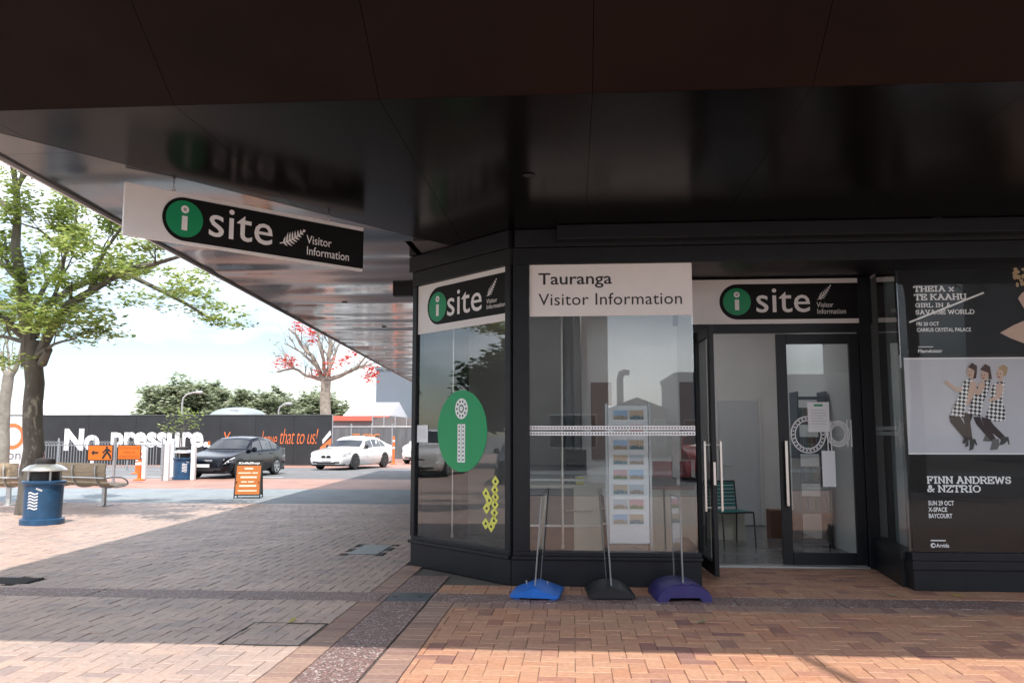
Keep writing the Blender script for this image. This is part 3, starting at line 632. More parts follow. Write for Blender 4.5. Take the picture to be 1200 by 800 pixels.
# chamfer window sign
cs = thing('window_sign', 'white and black information sign across the top of the chamfered corner window', 'sign', (B.x, B.y, 2.70), math.radians(-45))
cs.location = TCH @ Vector((.066, -.0, 2.70)); CW = LC - .138; CH = ZH - 2.705
MB().box(0, CW, -.008, -.001, 0, CH).build('panel', m_sgW, cs)
k = CH
def L(px, py): return fpx(cs, px, py)
logo(cs, CW, CH, (L(502, 360)[0], CW - .001, .14 * k, .90 * k), (L(513, 360)[0] + .012, .50 * k, .30 * k), None, (L(525, 350)[0], L(565.5, 350)[0], .27 * k, .76 * k),
     (L(571, 340)[0], L(583, 340)[0], .52 * k, .82 * k), (L(571, 352)[0], L(593, 352)[0], .27 * k, .46 * k), y=-.009)
# main window sign
ms = thing('window_sign', 'white sign reading Tauranga Visitor Information above the main window', 'sign', (-.448, 8.714, 2.735)); MWd = 1.686; MH = ZH - .003 - 2.735
MB().box(0, MWd, -.008, -.001, 0, MH).build('panel', m_sgW, ms)
def L(px, py): return fpx(ms, px, py, -.01)
a, b = L(631, 338), L(717, 319); letters('lettering', 'Tauranga', m_txtK, ms, a[0], b[0], a[1], b[1], -.0095, bold=.012)
a, b = L(631, 358), L(799, 342); letters('lettering', 'Visitor Information', m_txtK, ms, a[0], b[0], a[1], b[1], -.0095, bold=.002, space=1.03)
# lintel sign
a, b = P(811, 381, 10.0), P(1004, 329, 10.0)
ls = thing('window_sign', 'white and black information sign above the glass entrance doors', 'sign', (1.30, 10.0, 2.803)); LW = b.x - 1.30; LH = .53
MB().box(0, LW, -.012, -.002, 0, LH).build('panel', m_sgW, ls)
def L(px, py): return fpx(ls, px, py, -.012)
k = LH
logo(ls, LW, LH, (L(843, 355)[0], LW - .001, .10 * k, .895 * k), (L(863.5, 354)[0], .50 * k, .305 * k), None, (L(886, 350)[0], L(949, 350)[0], .25 * k, .79 * k),
     (L(957, 345)[0], L(974, 345)[0], .53 * k, .86 * k), (L(957, 360)[0], L(991, 360)[0], .21 * k, .47 * k), y=-.0125)
# round green i decal on chamfer glass
gd = thing('window_decal', 'round green decal with dotted letter i on the chamfered corner window', 'decal', TCH @ Vector((LC - .84, 0, 1.55)), math.radians(-45)); R = .45
MB().prism(ell(0, 0, R, R, 48), -.004, -.001).build('disc', M('decal green', (.0, .30, .10), .3), gd)
d = MB().prism(ell(0, .245, .115, .115, 28), -.006, -.0042).build('letter_i_dot', m_txtW, gd)
mb = MB()
for j in range(10): 
    an = 2 * math.pi * j / 10; mb.prism(ell(.082 * math.cos(an), .245 + .082 * math.sin(an), .014, .014, 8), -.0075, -.0065)
mb.prism([(0.045 * math.cos(q_), .245 + .045 * math.sin(q_)) for q_ in [2 * math.pi * h / 16 for h in range(16)]], -.0075, -.0065); mb.build('dot_pattern', M('decal dark green', (.0, .09, .04), .4), d)
MB().prism(ell(0, .245, .03, .03, 12), -.0085, -.0078).build('dot_centre', m_txtW, d)
for sx in (-1, 1):
    st = MB().box(sx * .036 - .032, sx * .036 + .032, -.006, -.0042, -.345, .075).build('letter_i_bar', m_txtW, gd); mb = MB()
    for j in range(9): mb.box(sx * .036 - .010, sx * .036 + .010, -.0075, -.0065, -.325 + j * .045, -.305 + j * .045)
    mb.build('dot_pattern', MATS['decal dark green'], st)
# dotted safety stripes
def stripe(label, o_loc, rz, W, group=None):
    t_ = thing('safety_stripe', label, 'decal', o_loc, rz, group)
    for j in range(2):
        s_ = MB().box(0, W, -.003, -.001, j * .058, j * .058 + .040).build('stripe', m_txtW, t_); mb_ = MB(); nd = int(W / .03)
        for q_ in range(nd): mb_.box(q_ * .03 + .006, q_ * .03 + .021, -.0042, -.0032, j * .058 + .012, j * .058 + .028)
        stuff(mb_.build('dots', m_black, s_))
    return t_
stripe('pair of white dotted stripes across the main window glass', (-.448, 8.714, 1.50), 0, 1.684)
stripe('pair of white dotted stripes on the narrow glass beside the doors', TR @ Vector((.3, -.006, 1.50)), ang, .9)
# paper notices
def paper(name, label, loc, rz, w_, h_, y=-.012, lines=6, green=False):
    t_ = thing(name, label, 'notice', loc, rz); MB().box(0, w_, y, y + .001, 0, h_).build('sheet', M('paper', (.82, .83, .84), .8), t_)
    mb_ = MB()
    for j in range(lines): mb_.box(w_ * .15, w_ * (.85 if j % 3 else .7), y - .001, y - .0004, h_ * (.72 - j * .09), h_ * (.735 - j * .09))
    if lines: mb_.build('printed_lines', M('print grey', (.45, .45, .47), .8), t_)
    if green: MB().box(w_ * .3, w_ * .7, y - .001, y - .0004, h_ * .86, h_ * .93).build('header_badge', m_sgG, t_)
    return t_
a = P(947, 506, YD - .03); paper('paper_notice', 'white paper notice with green heading taped to the glass door', (a.x, YD - .03, a.z), 0, .245, .345, green=True)
a = P(964, 570, YD - .03); paper('paper_notice', 'plain slim white paper on the glass door below the notice', (a.x, YD - .03, a.z), 0, .15, .41, lines=0)
pl_ = TCH @ Vector((.07, -.002, 1.42)); paper('paper_notice', 'white paper notice at the left edge of the chamfered window', pl_, math.radians(-45), .22, .20, y=-.004)
# greeting on the door glass
t = thing('door_greeting', 'white outlined lowercase word ora across the closed glass door', 'decal', (2.5, YD - .02, 1.35)); 
def ring(cx, cz, rx, rz_, th, y):
    mb_ = MB(); n = 40; o1 = ell(cx, cz, rx, rz_, n); i1 = ell(cx, cz, rx - th, rz_ - th, n)
    for q_ in range(n):
        q2 = (q_ + 1) % n; mb_.add([(o1[q_][0], y, o1[q_][1]), (o1[q2][0], y, o1[q2][1]), (i1[q2][0], y, i1[q2][1]), (i1[q_][0], y, i1[q_][1])], [(0, 3, 2, 1)])
    return mb_
def dotted_ring(cx, cz, rx, rz_):
    a_ = ring(cx, cz, rx, rz_, .013, -.002); b_ = ring(cx, cz, rx - .046, rz_ - .046, .013, -.002); mb_ = MB(); mb_.v = list(a_.v); mb_.f = list(a_.f); mb_.add(b_.v, b_.f)
    for q_ in range(26):
        an = 2 * math.pi * q_ / 26; mb_.prism(ell(cx + (rx - .030) * math.cos(an), cz + (rz_ - .030) * math.sin(an), .011, .011, 6), -.0025, -.0015)
    return mb_
c1 = fpx(t, 947, 509); c2 = fpx(t, 983, 509)
m1 = dotted_ring(c1[0], c1[1], .20, .215); m1.build('letter_o', m_txtW, t, fix=False)
m2 = dotted_ring(c2[0] - .01, c2[1] + .01, .135, .15); m2.build('letter_a_bowl', m_txtW, t, fix=False)
mb = MB(); 
for dx in (0, .045): mb.box(c2[0] + .09 + dx, c2[0] + .102 + dx, -.003, -.0015, c2[1] - .14, c2[1] + .17)
mb.build('letter_a_stem', m_txtW, t)
mb = MB()
for dx in (0, .04): mb.box(c1[0] + .215 + dx, c1[0] + .226 + dx, -.003, -.0015, c1[1] - .2, c1[1] + .16)
mb.build('letter_r', m_txtW, t)
# yellow diamond stickers, one thing each
dia = [(632, 22), (628, 77), (568, 101), (632, 126), (590, 148), (629, 176), (573, 201), (625, 231), (622, 283), (567, 303), (603, 323)]
m_yel = M('sticker yellow', (.72, .70, .12), .5)
for j, (cx, cy) in enumerate(dia):
    px, py = 470 + cx / 5.7125, 560 + cy / 5.7125; d = ray(px, py); n_ = Vector((-.7071, -.7071, 0)); p0 = TCH @ Vector((0, -.002, 0)); p = CAM + d * ((p0 - CAM).dot(n_) / d.dot(n_))
    lab = ['topmost', 'second highest', 'upper left', 'fourth down', 'middle left', 'centre right', 'lower left single', 'third from bottom', 'right column lowest', 'bottom left', 'bottom tip'][j]
    t = thing('diamond_sticker', f'small yellow diamond sticker with black mark on corner window, {lab} of the eleven', 'sticker', p, math.radians(-45), 'yellow diamond stickers on the corner window')
    s_ = .062; MB().prism([(0, -s_), (s_, 0), (0, s_), (-s_, 0)], -.002, 0).build('sticker', m_yel, t); MB().prism([(-.018, -.012), (.016, -.016), (.02, .01), (-.008, .018)], -.003, -.0022).build('mark', m_black, t)

# ------------------------------------------------------------------ posters in the right window
YP = 8.755
m_pk = M('poster black', (.007, .0065, .007), .5, spec=.2); m_pg = M('poster grey backdrop', (.50, .51, .55), .6, var=.05, vs=1.5)
m_skin = M('print skin', (.60, .43, .34), .7); m_hair = M('print brown hair', (.07, .03, .025), .7); m_bl = M('print blonde hair', (.45, .32, .18), .7); m_leg = M('print dark stocking', (.03, .015, .017), .7); m_shoe = M('print shoe', (.03, .03, .03), .6); m_boot = M('print grey boot', (.12, .12, .12), .6)
chk = M('print checked dress', (.8, .8, .8), .6)
n = chk.node_tree.nodes; l = chk.node_tree.links; tcx = n.new('ShaderNodeTexCoord'); ck = n.new('ShaderNodeTexChecker'); ck.inputs['Scale'].default_value = 36; mpx = n.new('ShaderNodeMapping'); mpx.inputs['Rotation'].default_value = (0, math.radians(38), 0)
ck.inputs['Color1'].default_value = (.78, .78, .78, 1); ck.inputs['Color2'].default_value = (.02, .02, .02, 1); l.new(tcx.outputs['Object'], mpx.inputs[0]); l.new(mpx.outputs[0], ck.inputs[0]); l.new(ck.outputs[0], n['Principled BSDF'].inputs['Base Color'])
def Q(px, py, o): return fpx(o, px, py, -.001)
a0 = P(1053, 416, YP); a1 = P(1052, 317, YP)
p1 = thing('concert_poster', 'black concert poster with white slab lettering and blonde figure, upper right window', 'poster', (a0.x, YP, a0.z)); PW = 1.95
MB().box(0, PW, 0, .004, 0, a1.z - a0.z).build('sheet', m_pk, p1)
def put(o, s, x0, y0, x1, y1, mode='f', **k_):
    a_, b_ = Q(x0, y1, o), Q(x1, y0, o)
    if mode == 's': slab_letters('lettering', s, m_txtW, o, a_[0], b_[0], a_[1], b_[1], -.001)
    else: letters('lettering', s, m_txtW, o, a_[0], b_[0], a_[1], b_[1], -.001, **k_)
def cr(x, y): return 1040 + x / 6.67, 300 + y / 6.67
for s_, x0, y0, x1, y1 in (('THEIA x', 207, 230, 522, 281), ('TE KAAHU', 213, 291, 620, 347), ('GIRL IN A', 219, 364, 500, 403), ('SAVAGE WORLD', 220, 415, 682, 458)):
    put(p1, s_, *cr(x0, y0), *cr(x1, y1), mode='s')
for s_, x0, y0, x1, y1 in (('FRI 20 OCT', 227, 514, 402, 545), ('CARRUS CRYSTAL PALACE', 230, 558, 652, 592), ('Flamé', 240, 728, 345, 755)):
    put(p1, s_, *cr(x0, y0), *cr(x1, y1), bold=.02)
a_, b_ = Q(*cr(170, 518), p1), Q(*cr(752, 286), p1); va, vb = Vector(a_), Vector(b_); nn = Vector((-(vb - va).y, (vb - va).x)).normalized() * .009
MB().add([(p.x, -.003, p.y) for p in (va - nn, vb - nn, vb + nn, va + nn)], [(0, 1, 2, 3)]).build('strike_line', m_txtW, p1, fix=False)
for x0, x1, z_ in ((240, 357, 709), (350, 428, 738), (350, 420, 750)):
    a_, b_ = Q(*cr(x0, z_ + 3), p1), Q(*cr(x1, z_ - 3), p1); MB().box(a_[0], b_[0], -.002, -.001, a_[1], b_[1]).build('small_print', m_txtW, p1)
# partly seen blonde figure at the right edge
def poly(o, name, mat, pts, f, y=-.001):
    MB().add([(Q(*f(*p), o)[0], y, Q(*f(*p), o)[1]) for p in pts][::-1], [tuple(range(len(pts)))]).build(name, mat, o)
poly(p1, 'printed_shoulder', m_skin, [(880, 600), (985, 540), (1066, 505), (1220, 470), (1300, 700), (1180, 720), (1066, 680), (960, 640)], cr)
poly(p1, 'printed_face', m_skin, [(1020, 330), (1050, 290), (1120, 240), (1250, 230), (1290, 420), (1200, 480), (1080, 430)], cr, -.0012)
poly(p1, 'printed_neck', m_skin, [(1080, 420), (1190, 440), (1200, 520), (1070, 530)], cr, -.0011)
for ex in (1085, 1165): poly(p1, 'printed_eye', m_hair, [(ex, 335), (ex + 18, 326), (ex + 36, 335), (ex + 18, 344)], cr, -.0014)
poly(p1, 'printed_mouth', m_hair, [(1100, 405), (1135, 398), (1165, 405), (1132, 416)], cr, -.0014)
mb = MB(); rr_ = random.Random(2)
for j in range(46):
    ax, ay = rr_.uniform(990, 1290), rr_.uniform(100, 230); c_ = Q(*cr(ax, ay), p1); mb.prism(ell(c_[0], c_[1], rr_.uniform(.014, .03), rr_.uniform(.014, .03), 10), -.0016 - j * .00003, -.0013)
mb.build('printed_hair', m_bl, p1)
a2 = P(1060, 532, YP); a3 = P(1059, 419.5, YP); a4 = P(1068, 646, YP)
p2 = thing('concert_poster', 'poster of three women in checked dresses above white text on black, right window', 'poster', (a3.x, YP, a4.z))
ph = a2.z - a4.z; pt = a3.z - a4.z
MB().box(0, PW, 0, .004, 0, ph - .001).build('sheet', m_pk, p2)
MB().box(0, PW, -.001, .004, ph, pt).build('photo_print', m_pg, p2)
MB().box(0, PW, -.002, .004, ph, ph + .012).build('photo_border', m_txtW, p2); MB().box(0, PW, -.002, .004, pt - .010, pt + .002).build('photo_border', m_txtW, p2)
def cw(x, y): return 1080 + x / 6.15, 410 + y / 6.15
def fig(pre, items):
    for i_, (nm_, mt, pts) in enumerate(items): poly(p2, nm_, mt, pts, cw, -.0022 - .0004 * i_ - pre)
E_ = lambda x, y, rx, ry: [(x + rx * math.cos(q_ * math.pi / 8), y + ry * math.sin(q_ * math.pi / 8)) for q_ in range(16)]
fig(0, [('printed_legs', m_leg, [(430, 490), (480, 485), (520, 540), (600, 620), (575, 650), (500, 590), (440, 525)]), ('printed_legs', m_leg, [(430, 480), (500, 500), (500, 560), (505, 620), (465, 620), (455, 560)]),
        ('printed_shoe', m_shoe, [(575, 625), (625, 625), (635, 680), (625, 680), (618, 655), (590, 680), (560, 685), (565, 665)]), ('printed_shoe', m_boot, [(460, 605), (510, 605), (505, 655), (480, 660), (440, 655)]),
        ('printed_dress', chk, [(500, 265), (545, 230), (600, 225), (590, 300), (580, 370), (605, 440), (600, 512), (530, 515), (455, 480), (490, 400)]),
        ('printed_arm', m_skin, [(535, 250), (570, 235), (588, 270), (570, 345), (490, 375), (480, 355), (535, 330)]),
        ('printed_head', m_skin, E_(563, 170, 28, 40)), ('printed_hair', m_bl, [(550, 125), (590, 105), (620, 125), (612, 175), (590, 195), (585, 150), (560, 140)])])
fig(.004, [('printed_legs', m_leg, [(370, 480), (420, 480), (440, 530), (510, 600), (540, 650), (515, 670), (440, 590), (390, 530)]), ('printed_legs', m_leg, [(310, 450), (370, 460), (350, 520), (365, 640), (340, 650), (310, 540), (300, 490)]),
        ('printed_shoe', m_boot, [(510, 640), (555, 640), (560, 680), (545, 715), (490, 720), (500, 690)]), ('printed_shoe', m_shoe, [(345, 640), (385, 640), (400, 685), (392, 686), (380, 670), (370, 715), (340, 725), (345, 690)]),
        ('printed_dress', chk, [(395, 265), (430, 225), (495, 215), (480, 300), (440, 380), (425, 480), (325, 455), (350, 390)]),
        ('printed_arm', m_skin, [(410, 235), (450, 225), (455, 270), (410, 330), (330, 280), (340, 262), (400, 290)]),
        ('printed_head', m_skin, E_(450, 180, 30, 38)), ('printed_hair', m_hair, [(420, 140), (455, 100), (490, 120), (500, 175), (505, 210), (480, 212), (478, 165), (440, 150)])])
fig(.008, [('printed_legs', m_leg, [(195, 470), (275, 480), (320, 560), (335, 640), (320, 665), (290, 620), (205, 520)]), ('printed_shoe', m_shoe, [(300, 640), (335, 640), (335, 690), (310, 700), (318, 670), (290, 672)]),
        ('printed_dress', chk, [(300, 225), (345, 205), (370, 230), (340, 300), (320, 380), (300, 492), (205, 465), (250, 360)]),
        ('printed_arm', m_skin, [(170, 215), (185, 225), (255, 275), (290, 265), (280, 300), (245, 298), (165, 240)]), ('printed_arm', m_skin, [(345, 230), (390, 230), (395, 280), (350, 370), (325, 410), (320, 385)]),
        ('printed_head', m_skin, E_(352, 160, 30, 42)), ('printed_hair', m_hair, [(330, 125), (360, 92), (396, 115), (394, 170), (388, 205), (368, 205), (378, 150), (345, 130)])])
m_lip = M('print lip', (.28, .05, .05), .7)
for hx, hy in ((346, 160), (442, 184), (556, 176)):
    poly(p2, 'printed_mouth', m_lip, E_(hx - 4, hy + 18, 9, 4), cw, -.0182)
    for ex in (-12, 6): poly(p2, 'printed_eye', m_hair, E_(hx + ex, hy - 4, 4.5, 3), cw, -.0182)
    poly(p2, 'printed_neck', m_skin, [(hx + 2, hy + 30), (hx + 24, hy + 26), (hx + 30, hy + 62), (hx - 6, hy + 62)], cw, -.0019)
def cx(x, y): return 1000 + x / 3.635, 500 + y / 3.636
for s_, x0, y0, x1, y1 in (('FINN ANDREWS', 316, 210, 674, 242), ('& NZTRIO', 316, 247, 544, 279)): put(p2, s_, *cx(x0, y0), *cx(x1, y1), mode='s')
for s_, x0, y0, x1, y1 in (('SUN 29 OCT', 320, 314, 428, 334), ('X-SPACE', 320, 342, 399, 361), ('BAYCOURT', 322, 369, 421, 388), ('Arvida', 353, 496, 408, 513)): put(p2, s_, *cx(x0, y0), *cx(x1, y1), bold=.025)
c_ = Q(*cx(340, 504), p2); MB().prism(ell(c_[0], c_[1], .024, .024, 20), -.002, -.001).build('round_emblem', m_txtW, p2); MB().prism(ell(c_[0] + .005, c_[1], .012, .012, 14), -.003, -.0022).build('emblem_centre', m_pk, p2)
a_, b_ = Q(*cx(330, 486), p2), Q(*cx(393, 481), p2); MB().box(a_[0], b_[0], -.002, -.001, a_[1], b_[1]).build('small_print', m_txtW, p2)

# ------------------------------------------------------------------ forecourt sign stands, seen edge on
def rounded_base(W, D, Hh, kind):
    mb = MB(); n = 14; prof = []
    for i in range(n + 1):
        t_ = -1 + 2 * i / n
        if kind == 'arch': z = Hh * (.12 + .88 * math.sqrt(max(0, 1 - (abs(t_) ** 2.2) * .98)))
        elif kind == 'ridge': z = Hh * (.32 + .68 * (1 - abs(t_)) ** .9)
        else: z = Hh * (.30 + .70 * (1 - abs(t_) ** 2.4))
        prof.append((t_ * W / 2, z))
    lo = [(-W / 2, .02), (W / 2, .02)] if kind != 'arch' else [(W / 2, .0), (W * .33, .0), (W * .27, .04), (-W * .27, .04), (-W * .33, .0), (-W / 2, .0)][::-1]
    pol = prof + lo[::-1]
    # front is lower and narrower: loft of three rings
    rings = [(-D / 2, .62, .96), (-D / 2 + .05, .72, 1.0), (0, 1.0, .98), (D / 2 - .04, .72, 1.0), (D / 2, .62, .96)] if kind != 'arch' else [(-D / 2, .92, .98), (-D / 2 + .02, 1, 1), (D / 2 - .02, 1, 1), (D / 2, .92, .98)]
    vs_ = []; fs_ = []; m_ = len(pol)
    for (y, sz, sx) in rings: vs_ += [(x * sx, y, .02 + (z - .02) * sz if z > .02 else z) for x, z in pol]
    for r in range(len(rings) - 1):
        for i in range(m_): fs_.append((r * m_ + i, r * m_ + (i + 1) % m_, (r + 1) * m_ + (i + 1) % m_, (r + 1) * m_ + i))
    fs_.append(tuple(range(m_))); fs_.append(tuple((len(rings) - 1) * m_ + i for i in range(m_ - 1, -1, -1)))
    mb.add(vs_, fs_); return mb
m_acr = M('scuffed clear acrylic frame', (.24, .25, .25), .3, .2, var=.2, vs=10)
def stand(label, loc, rz, col, kind, tilt, prow, W=.44, D=.52, Hh=.155, panel='steel'):
    t_ = thing('pavement_sign_stand', label, 'sign stand', loc, rz, 'sign stands under the main window')
    m_ = M('moulded plastic ' + kind, col, .42, var=.12, vs=9, bump=.05, bs=90)
    b = rounded_base(W, D, Hh, kind); b.build('base', m_, t_, smooth=True)
    if kind == 'ridge':
        for s_ in (-1, 1): MB().lathe([(.006, 0), (.006, .03), (.012, .031), (.012, .036)], 8, (s_ * .10, -.03, .10)).build('bolt', m_steel, t_)
        for s_ in (-1, 1): MB().box(s_ * .17 - .03, s_ * .17 + .03, -D / 2 + .03, -D / 2 + .09, 0, .022).build('foot', m_, t_)
    elif kind == 'dome':
        MB().box(-W / 2 + .03, W / 2 - .03, -D / 2 + .05, D / 2 - .05, 0, .022).build('foot', m_, t_)
    zt = .92; x_t = math.tan(tilt) * (zt - .12)
    def pl(y0, y1, z0, z1, th, nm, mt, ox=0.):
        mb = MB(); f = lambda z: math.tan(tilt) * (z - .12) + ox
        mb.add([(f(z0) - th, y0, z0), (f(z0) + th, y0, z0), (f(z0) + th, y1, z0), (f(z0) - th, y1, z0), (f(z1) - th, y0 + prow, z1), (f(z1) + th, y0 + prow, z1), (f(z1) + th, y1, z1), (f(z1) - th, y1, z1)],
               [(0, 3, 2, 1), (4, 5, 6, 7), (0, 1, 5, 4), (1, 2, 6, 5), (2, 3, 7, 6), (3, 0, 4, 7)]); return mb.build(nm, mt, t_)
    pl(-.16, .20, .10, zt, .004, 'panel', GL)
    pl(-.185, -.162, .10, zt + .01, .006, 'frame_edge', m_acr); pl(.202, .222, .10, zt + .01, .006, 'frame_edge', m_acr)
    pl(-.16, .20, zt + .001, zt + .018, .006, 'frame_top', m_acr); return t_
stand('bright blue sign stand with ridged base and thin grey panel, leftmost of three', onz(630, 697), math.radians(-5), (.012, .13, .50), 'ridge', math.radians(4.5), 0, W=.46)
stand('black sign stand with rounded base under the main window, middle of three', onz(714, 697), math.radians(4), (.012, .012, .013), 'dome', math.radians(-3.5), 0, W=.43)
stand('dark purple blue sign stand with arched base next to the open door', onz(796, 699), math.radians(5), (.030, .022, .12), 'arch', math.radians(-1.0), 0, W=.50, Hh=.16, panel='clear')

# ------------------------------------------------------------------ inside the shop
m_cream = M('cream laminate', (.55, .51, .42), .5, var=.05, vs=3); m_red = M('reddish timber top', (.25, .10, .06), .4, var=.2, vs=4, stretch=(1, 8, 1))
a = P(606, 640, 10.4); b = P(706, 570, 10.4)
t = thing('service_counter', 'cream service counter with dark end panels behind the main window', 'counter', ((a.x + b.x) / 2, 10.6, .015))
MB().box(a.x, b.x - .35, 10.42, 10.9, .016, .86).build('front_panel', m_intdark, t, world=True); MB().box(b.x - .349, b.x, 10.4, 10.9, .016, .86).build('end_panel', m_cream, t, world=True)
MB().box(a.x - .03, b.x + .03, 10.37, 10.95, .862, .90).build('counter_top', m_cream, t, world=True); MB().box(a.x, b.x - .01, 10.385, 10.398, .40, .425).build('trim_rail', M('white trim', (.7, .7, .68), .4), t, world=True)
MB().box(a.x, b.x - .12, 10.36, 10.369, .95, .975).build('glass_shelf_edge', MATS['white trim'], t, world=True); MB().tube([(a.x + .6, 10.4, .60), (a.x + .6, 10.33, .60), (a.x + .9, 10.33, .60), (a.x + .9, 10.4, .60)], .01).build('rail_handle', m_alu, t, world=True)
for x_ in (a.x + .1, b.x - .2): MB().box(x_ - .006, x_ + .006, 10.36, 10.369, .901, .95).build('shelf_post', MATS['white trim'], t, world=True)
a = P(672, 536, 10.7); b = P(684, 567, 10.7)
t = thing('computer_monitor', 'black computer monitor turned sideways on the service counter', 'monitor', (b.x - .1, 10.7, .90), math.radians(60))
MB().box(-.26, .26, -.015, .015, .10, .42).build('screen', m_black, t, bevel=.005); MB().tube([(0, .03, .01), (0, .03, .2)], .02).build('stem', m_black, t); MB().box(-.1, .1, -.06, .12, 0, .012).build('foot', m_black, t)
a = P(680, 568, 10.6); t = thing('tissue_box', 'small yellow box on the service counter by the monitor', 'box', (a.x, 10.6, .90)); MB().box(-.055, .055, -.05, .05, 0, .085).build('carton', M('yellow card', (.62, .58, .05), .6), t, bevel=.004); MB().box(-.03, .03, -.008, .008, .0855, .10).build('tissue', m_white, t)
a = P(666, 400, 11.2); t = thing('column', 'dark grey round steel column behind the main window', 'column', (a.x, 11.2, .015)); MB().lathe([(.075, 0), (.075, 3.48)], 24).build('shaft', M('column grey', (.10, .105, .11), .35), t, smooth=True); MB().lathe([(.11, 0), (.11, .02)], 24).build('base_plate', m_steel, t); 
t = thing('blind_rod', 'thin pale vertical rod hanging inside the main window', 'rod', (P(658, 400, 9.1).x, 9.1, .33)); MB().tube([(0, 0, 0), (0, 0, 2.95)], .012).build('rod', m_alu, t); MB().lathe([(.02, -.02), (.02, .02)], 10).build('end_cap', m_alu, t)
t = thing('blind_rod', 'thin pale vertical rod hanging inside the chamfered corner window', 'rod', TCH @ Vector((.30, .35, .33))); MB().tube([(0, 0, 0), (0, 0, 2.95)], .008).build('rod', m_alu, t); MB().lathe([(.02, -.02), (.02, .02)], 10).build('end_cap', m_alu, t)
# postcard rack
YR = 9.25; a = P(714, 621, YR); b = P(759, 478, YR)
t = thing('postcard_rack', 'tall white rack holding two columns of postcards inside the main window', 'rack', ((a.x + b.x) / 2, YR, .015))
MB().box(a.x, b.x, YR, YR + .035, .35, b.z + .03).build('back_board', M('rack white', (.80, .81, .82), .4), t, world=True, bevel=.005)
for x_ in (a.x - .03, b.x + .005): MB().box(x_, x_ + .025, YR - .01, YR + .05, .04, b.z + .05).build('side_post', m_steel, t, world=True)
MB().box(a.x - .05, b.x + .05, YR - .22, YR + .25, .016, .04).build('foot', m_steel, t, world=True)
rr_ = random.Random(9)
def card_mat(i):
    h = rr_.random(); sky_ = [(.35, .5, .7), (.62, .35, .38), (.5, .55, .6), (.55, .42, .30)][i % 4]; gr = [(.10, .2, .06), (.35, .28, .18), (.05, .18, .25), (.25, .2, .15)][(i * 3 + 1) % 4]
    m = bpy.data.materials.new('postcard picture'); m.use_nodes = True; n = m.node_tree.nodes; l = m.node_tree.links; g_ = n.new('ShaderNodeTexCoord'); sp = n.new('ShaderNodeSeparateXYZ'); l.new(g_.outputs['Generated'], sp.inputs[0])
    ns = n.new('ShaderNodeTexNoise'); ns.inputs['Scale'].default_value = 4 + i % 3; l.new(g_.outputs['Generated'], ns.inputs[0]); ad = n.new('ShaderNodeMath'); ad.operation = 'ADD'; l.new(sp.outputs[2], ad.inputs[0]); l.new(ns.outputs[0], ad.inputs[1])
    c_ = n.new('ShaderNodeValToRGB'); c_.color_ramp.elements[0].position = .7; c_.color_ramp.elements[0].color = (*gr, 1); c_.color_ramp.elements[1].position = 1.05 if False else 1.0; c_.color_ramp.elements[1].color = (*sky_, 1); q = c_.color_ramp.elements.new(.85); q.color = ((gr[0] + sky_[0]) * .6, (gr[1] + sky_[1]) * .5, (gr[2] + sky_[2]) * .45, 1)
    l.new(ad.outputs[0], c_.inputs[0]); l.new(c_.outputs[0], n['Principled BSDF'].inputs['Base Color']); n['Principled BSDF'].inputs['Roughness'].default_value = .4; return m
cms = [card_mat(i) for i in range(8)]
for r in range(8):
    for c_ in range(2):
        px = (727 if c_ == 0 else 746); py = 486 + r * 17.4; q = P(px, py, YR - .012); t2 = MB().box(q.x - .083, q.x + .083, YR - .014, YR - .010, q.z - .058, q.z + .058).build('postcard', m_white, t, world=True)
        o2 = MB().box(q.x - .074, q.x + .074, YR - .0155, YR - .0145, q.z - .050, q.z + .050); o2.v = [tuple(Vector(v_) - t.location) for v_ in o2.v]; o2.build('picture', cms[(r * 2 + c_ * 3 + r // 3) % 8], t2)
# second counter with red top
a = P(762, 640, 10.6); b = P(806, 571, 10.6)
t = thing('display_counter', 'small cream counter with reddish top right of the postcard rack', 'counter', ((a.x + b.x) / 2, 10.8, .015)); MB().box(a.x, b.x, 10.6, 11.0, .016, .84).build('front_panel', m_cream, t, world=True); MB().box(a.x - .04, b.x + .04, 10.56, 11.04, .842, .88).build('counter_top', m_red, t, world=True)
t = thing('cash_register', 'dark cash register on the reddish counter top', 'register', ((a.x + b.x) / 2 - .05, 10.8, .88)); MB().box(-.16, .16, -.15, .15, 0, .10).build('drawer', m_black, t, bevel=.005); MB().prism([(-.12, .101), (.12, .101), (.12, .30), (-.12, .30)], -.05, .0).build('screen', M('red plastic', (.30, .05, .06), .4), t)
# partition and panels seen inside
part('partition', m_int, (.12, .20, 11.6, 14.44, .016, 3.5), bevel=0)
part('wall_panel', M('brown pin board', (.18, .11, .09), .8), (P(692, 400, 14.4).x, P(716, 400, 14.4).x, 14.42, 14.448, 1.1, 2.4))
# interior white door in back wall
a = P(841, 470, 14.4); b = P(893, 617, 14.4)
dbk = part('interior_door', M('interior door white', (.60, .61, .62), .5), (a.x, b.x, 14.41, 14.449, .03, a.z)); dbk['label'] = 'plain pale interior door in the back wall'
for bx in ((a.x - .05, a.x - .002, 14.42, 14.449, .016, a.z + .05), (b.x + .002, b.x + .05, 14.42, 14.449, .016, a.z + .05), (a.x - .001, b.x + .001, 14.42, 14.449, a.z + .002, a.z + .05)): part('door_trim', m_int, bx)
lv = MB().tube([(a.x + .08, 14.41, 1.0), (a.x + .08, 14.36, 1.0), (a.x + .20, 14.36, 1.0)], .01); o_ = lv.build('lever_handle', m_alu, dbk, world=True)
for z_ in (.35, 1.0, 1.75): part('door_hinge', m_alu, (b.x - .012, b.x - .001, 14.398, 14.409, z_, z_ + .09))
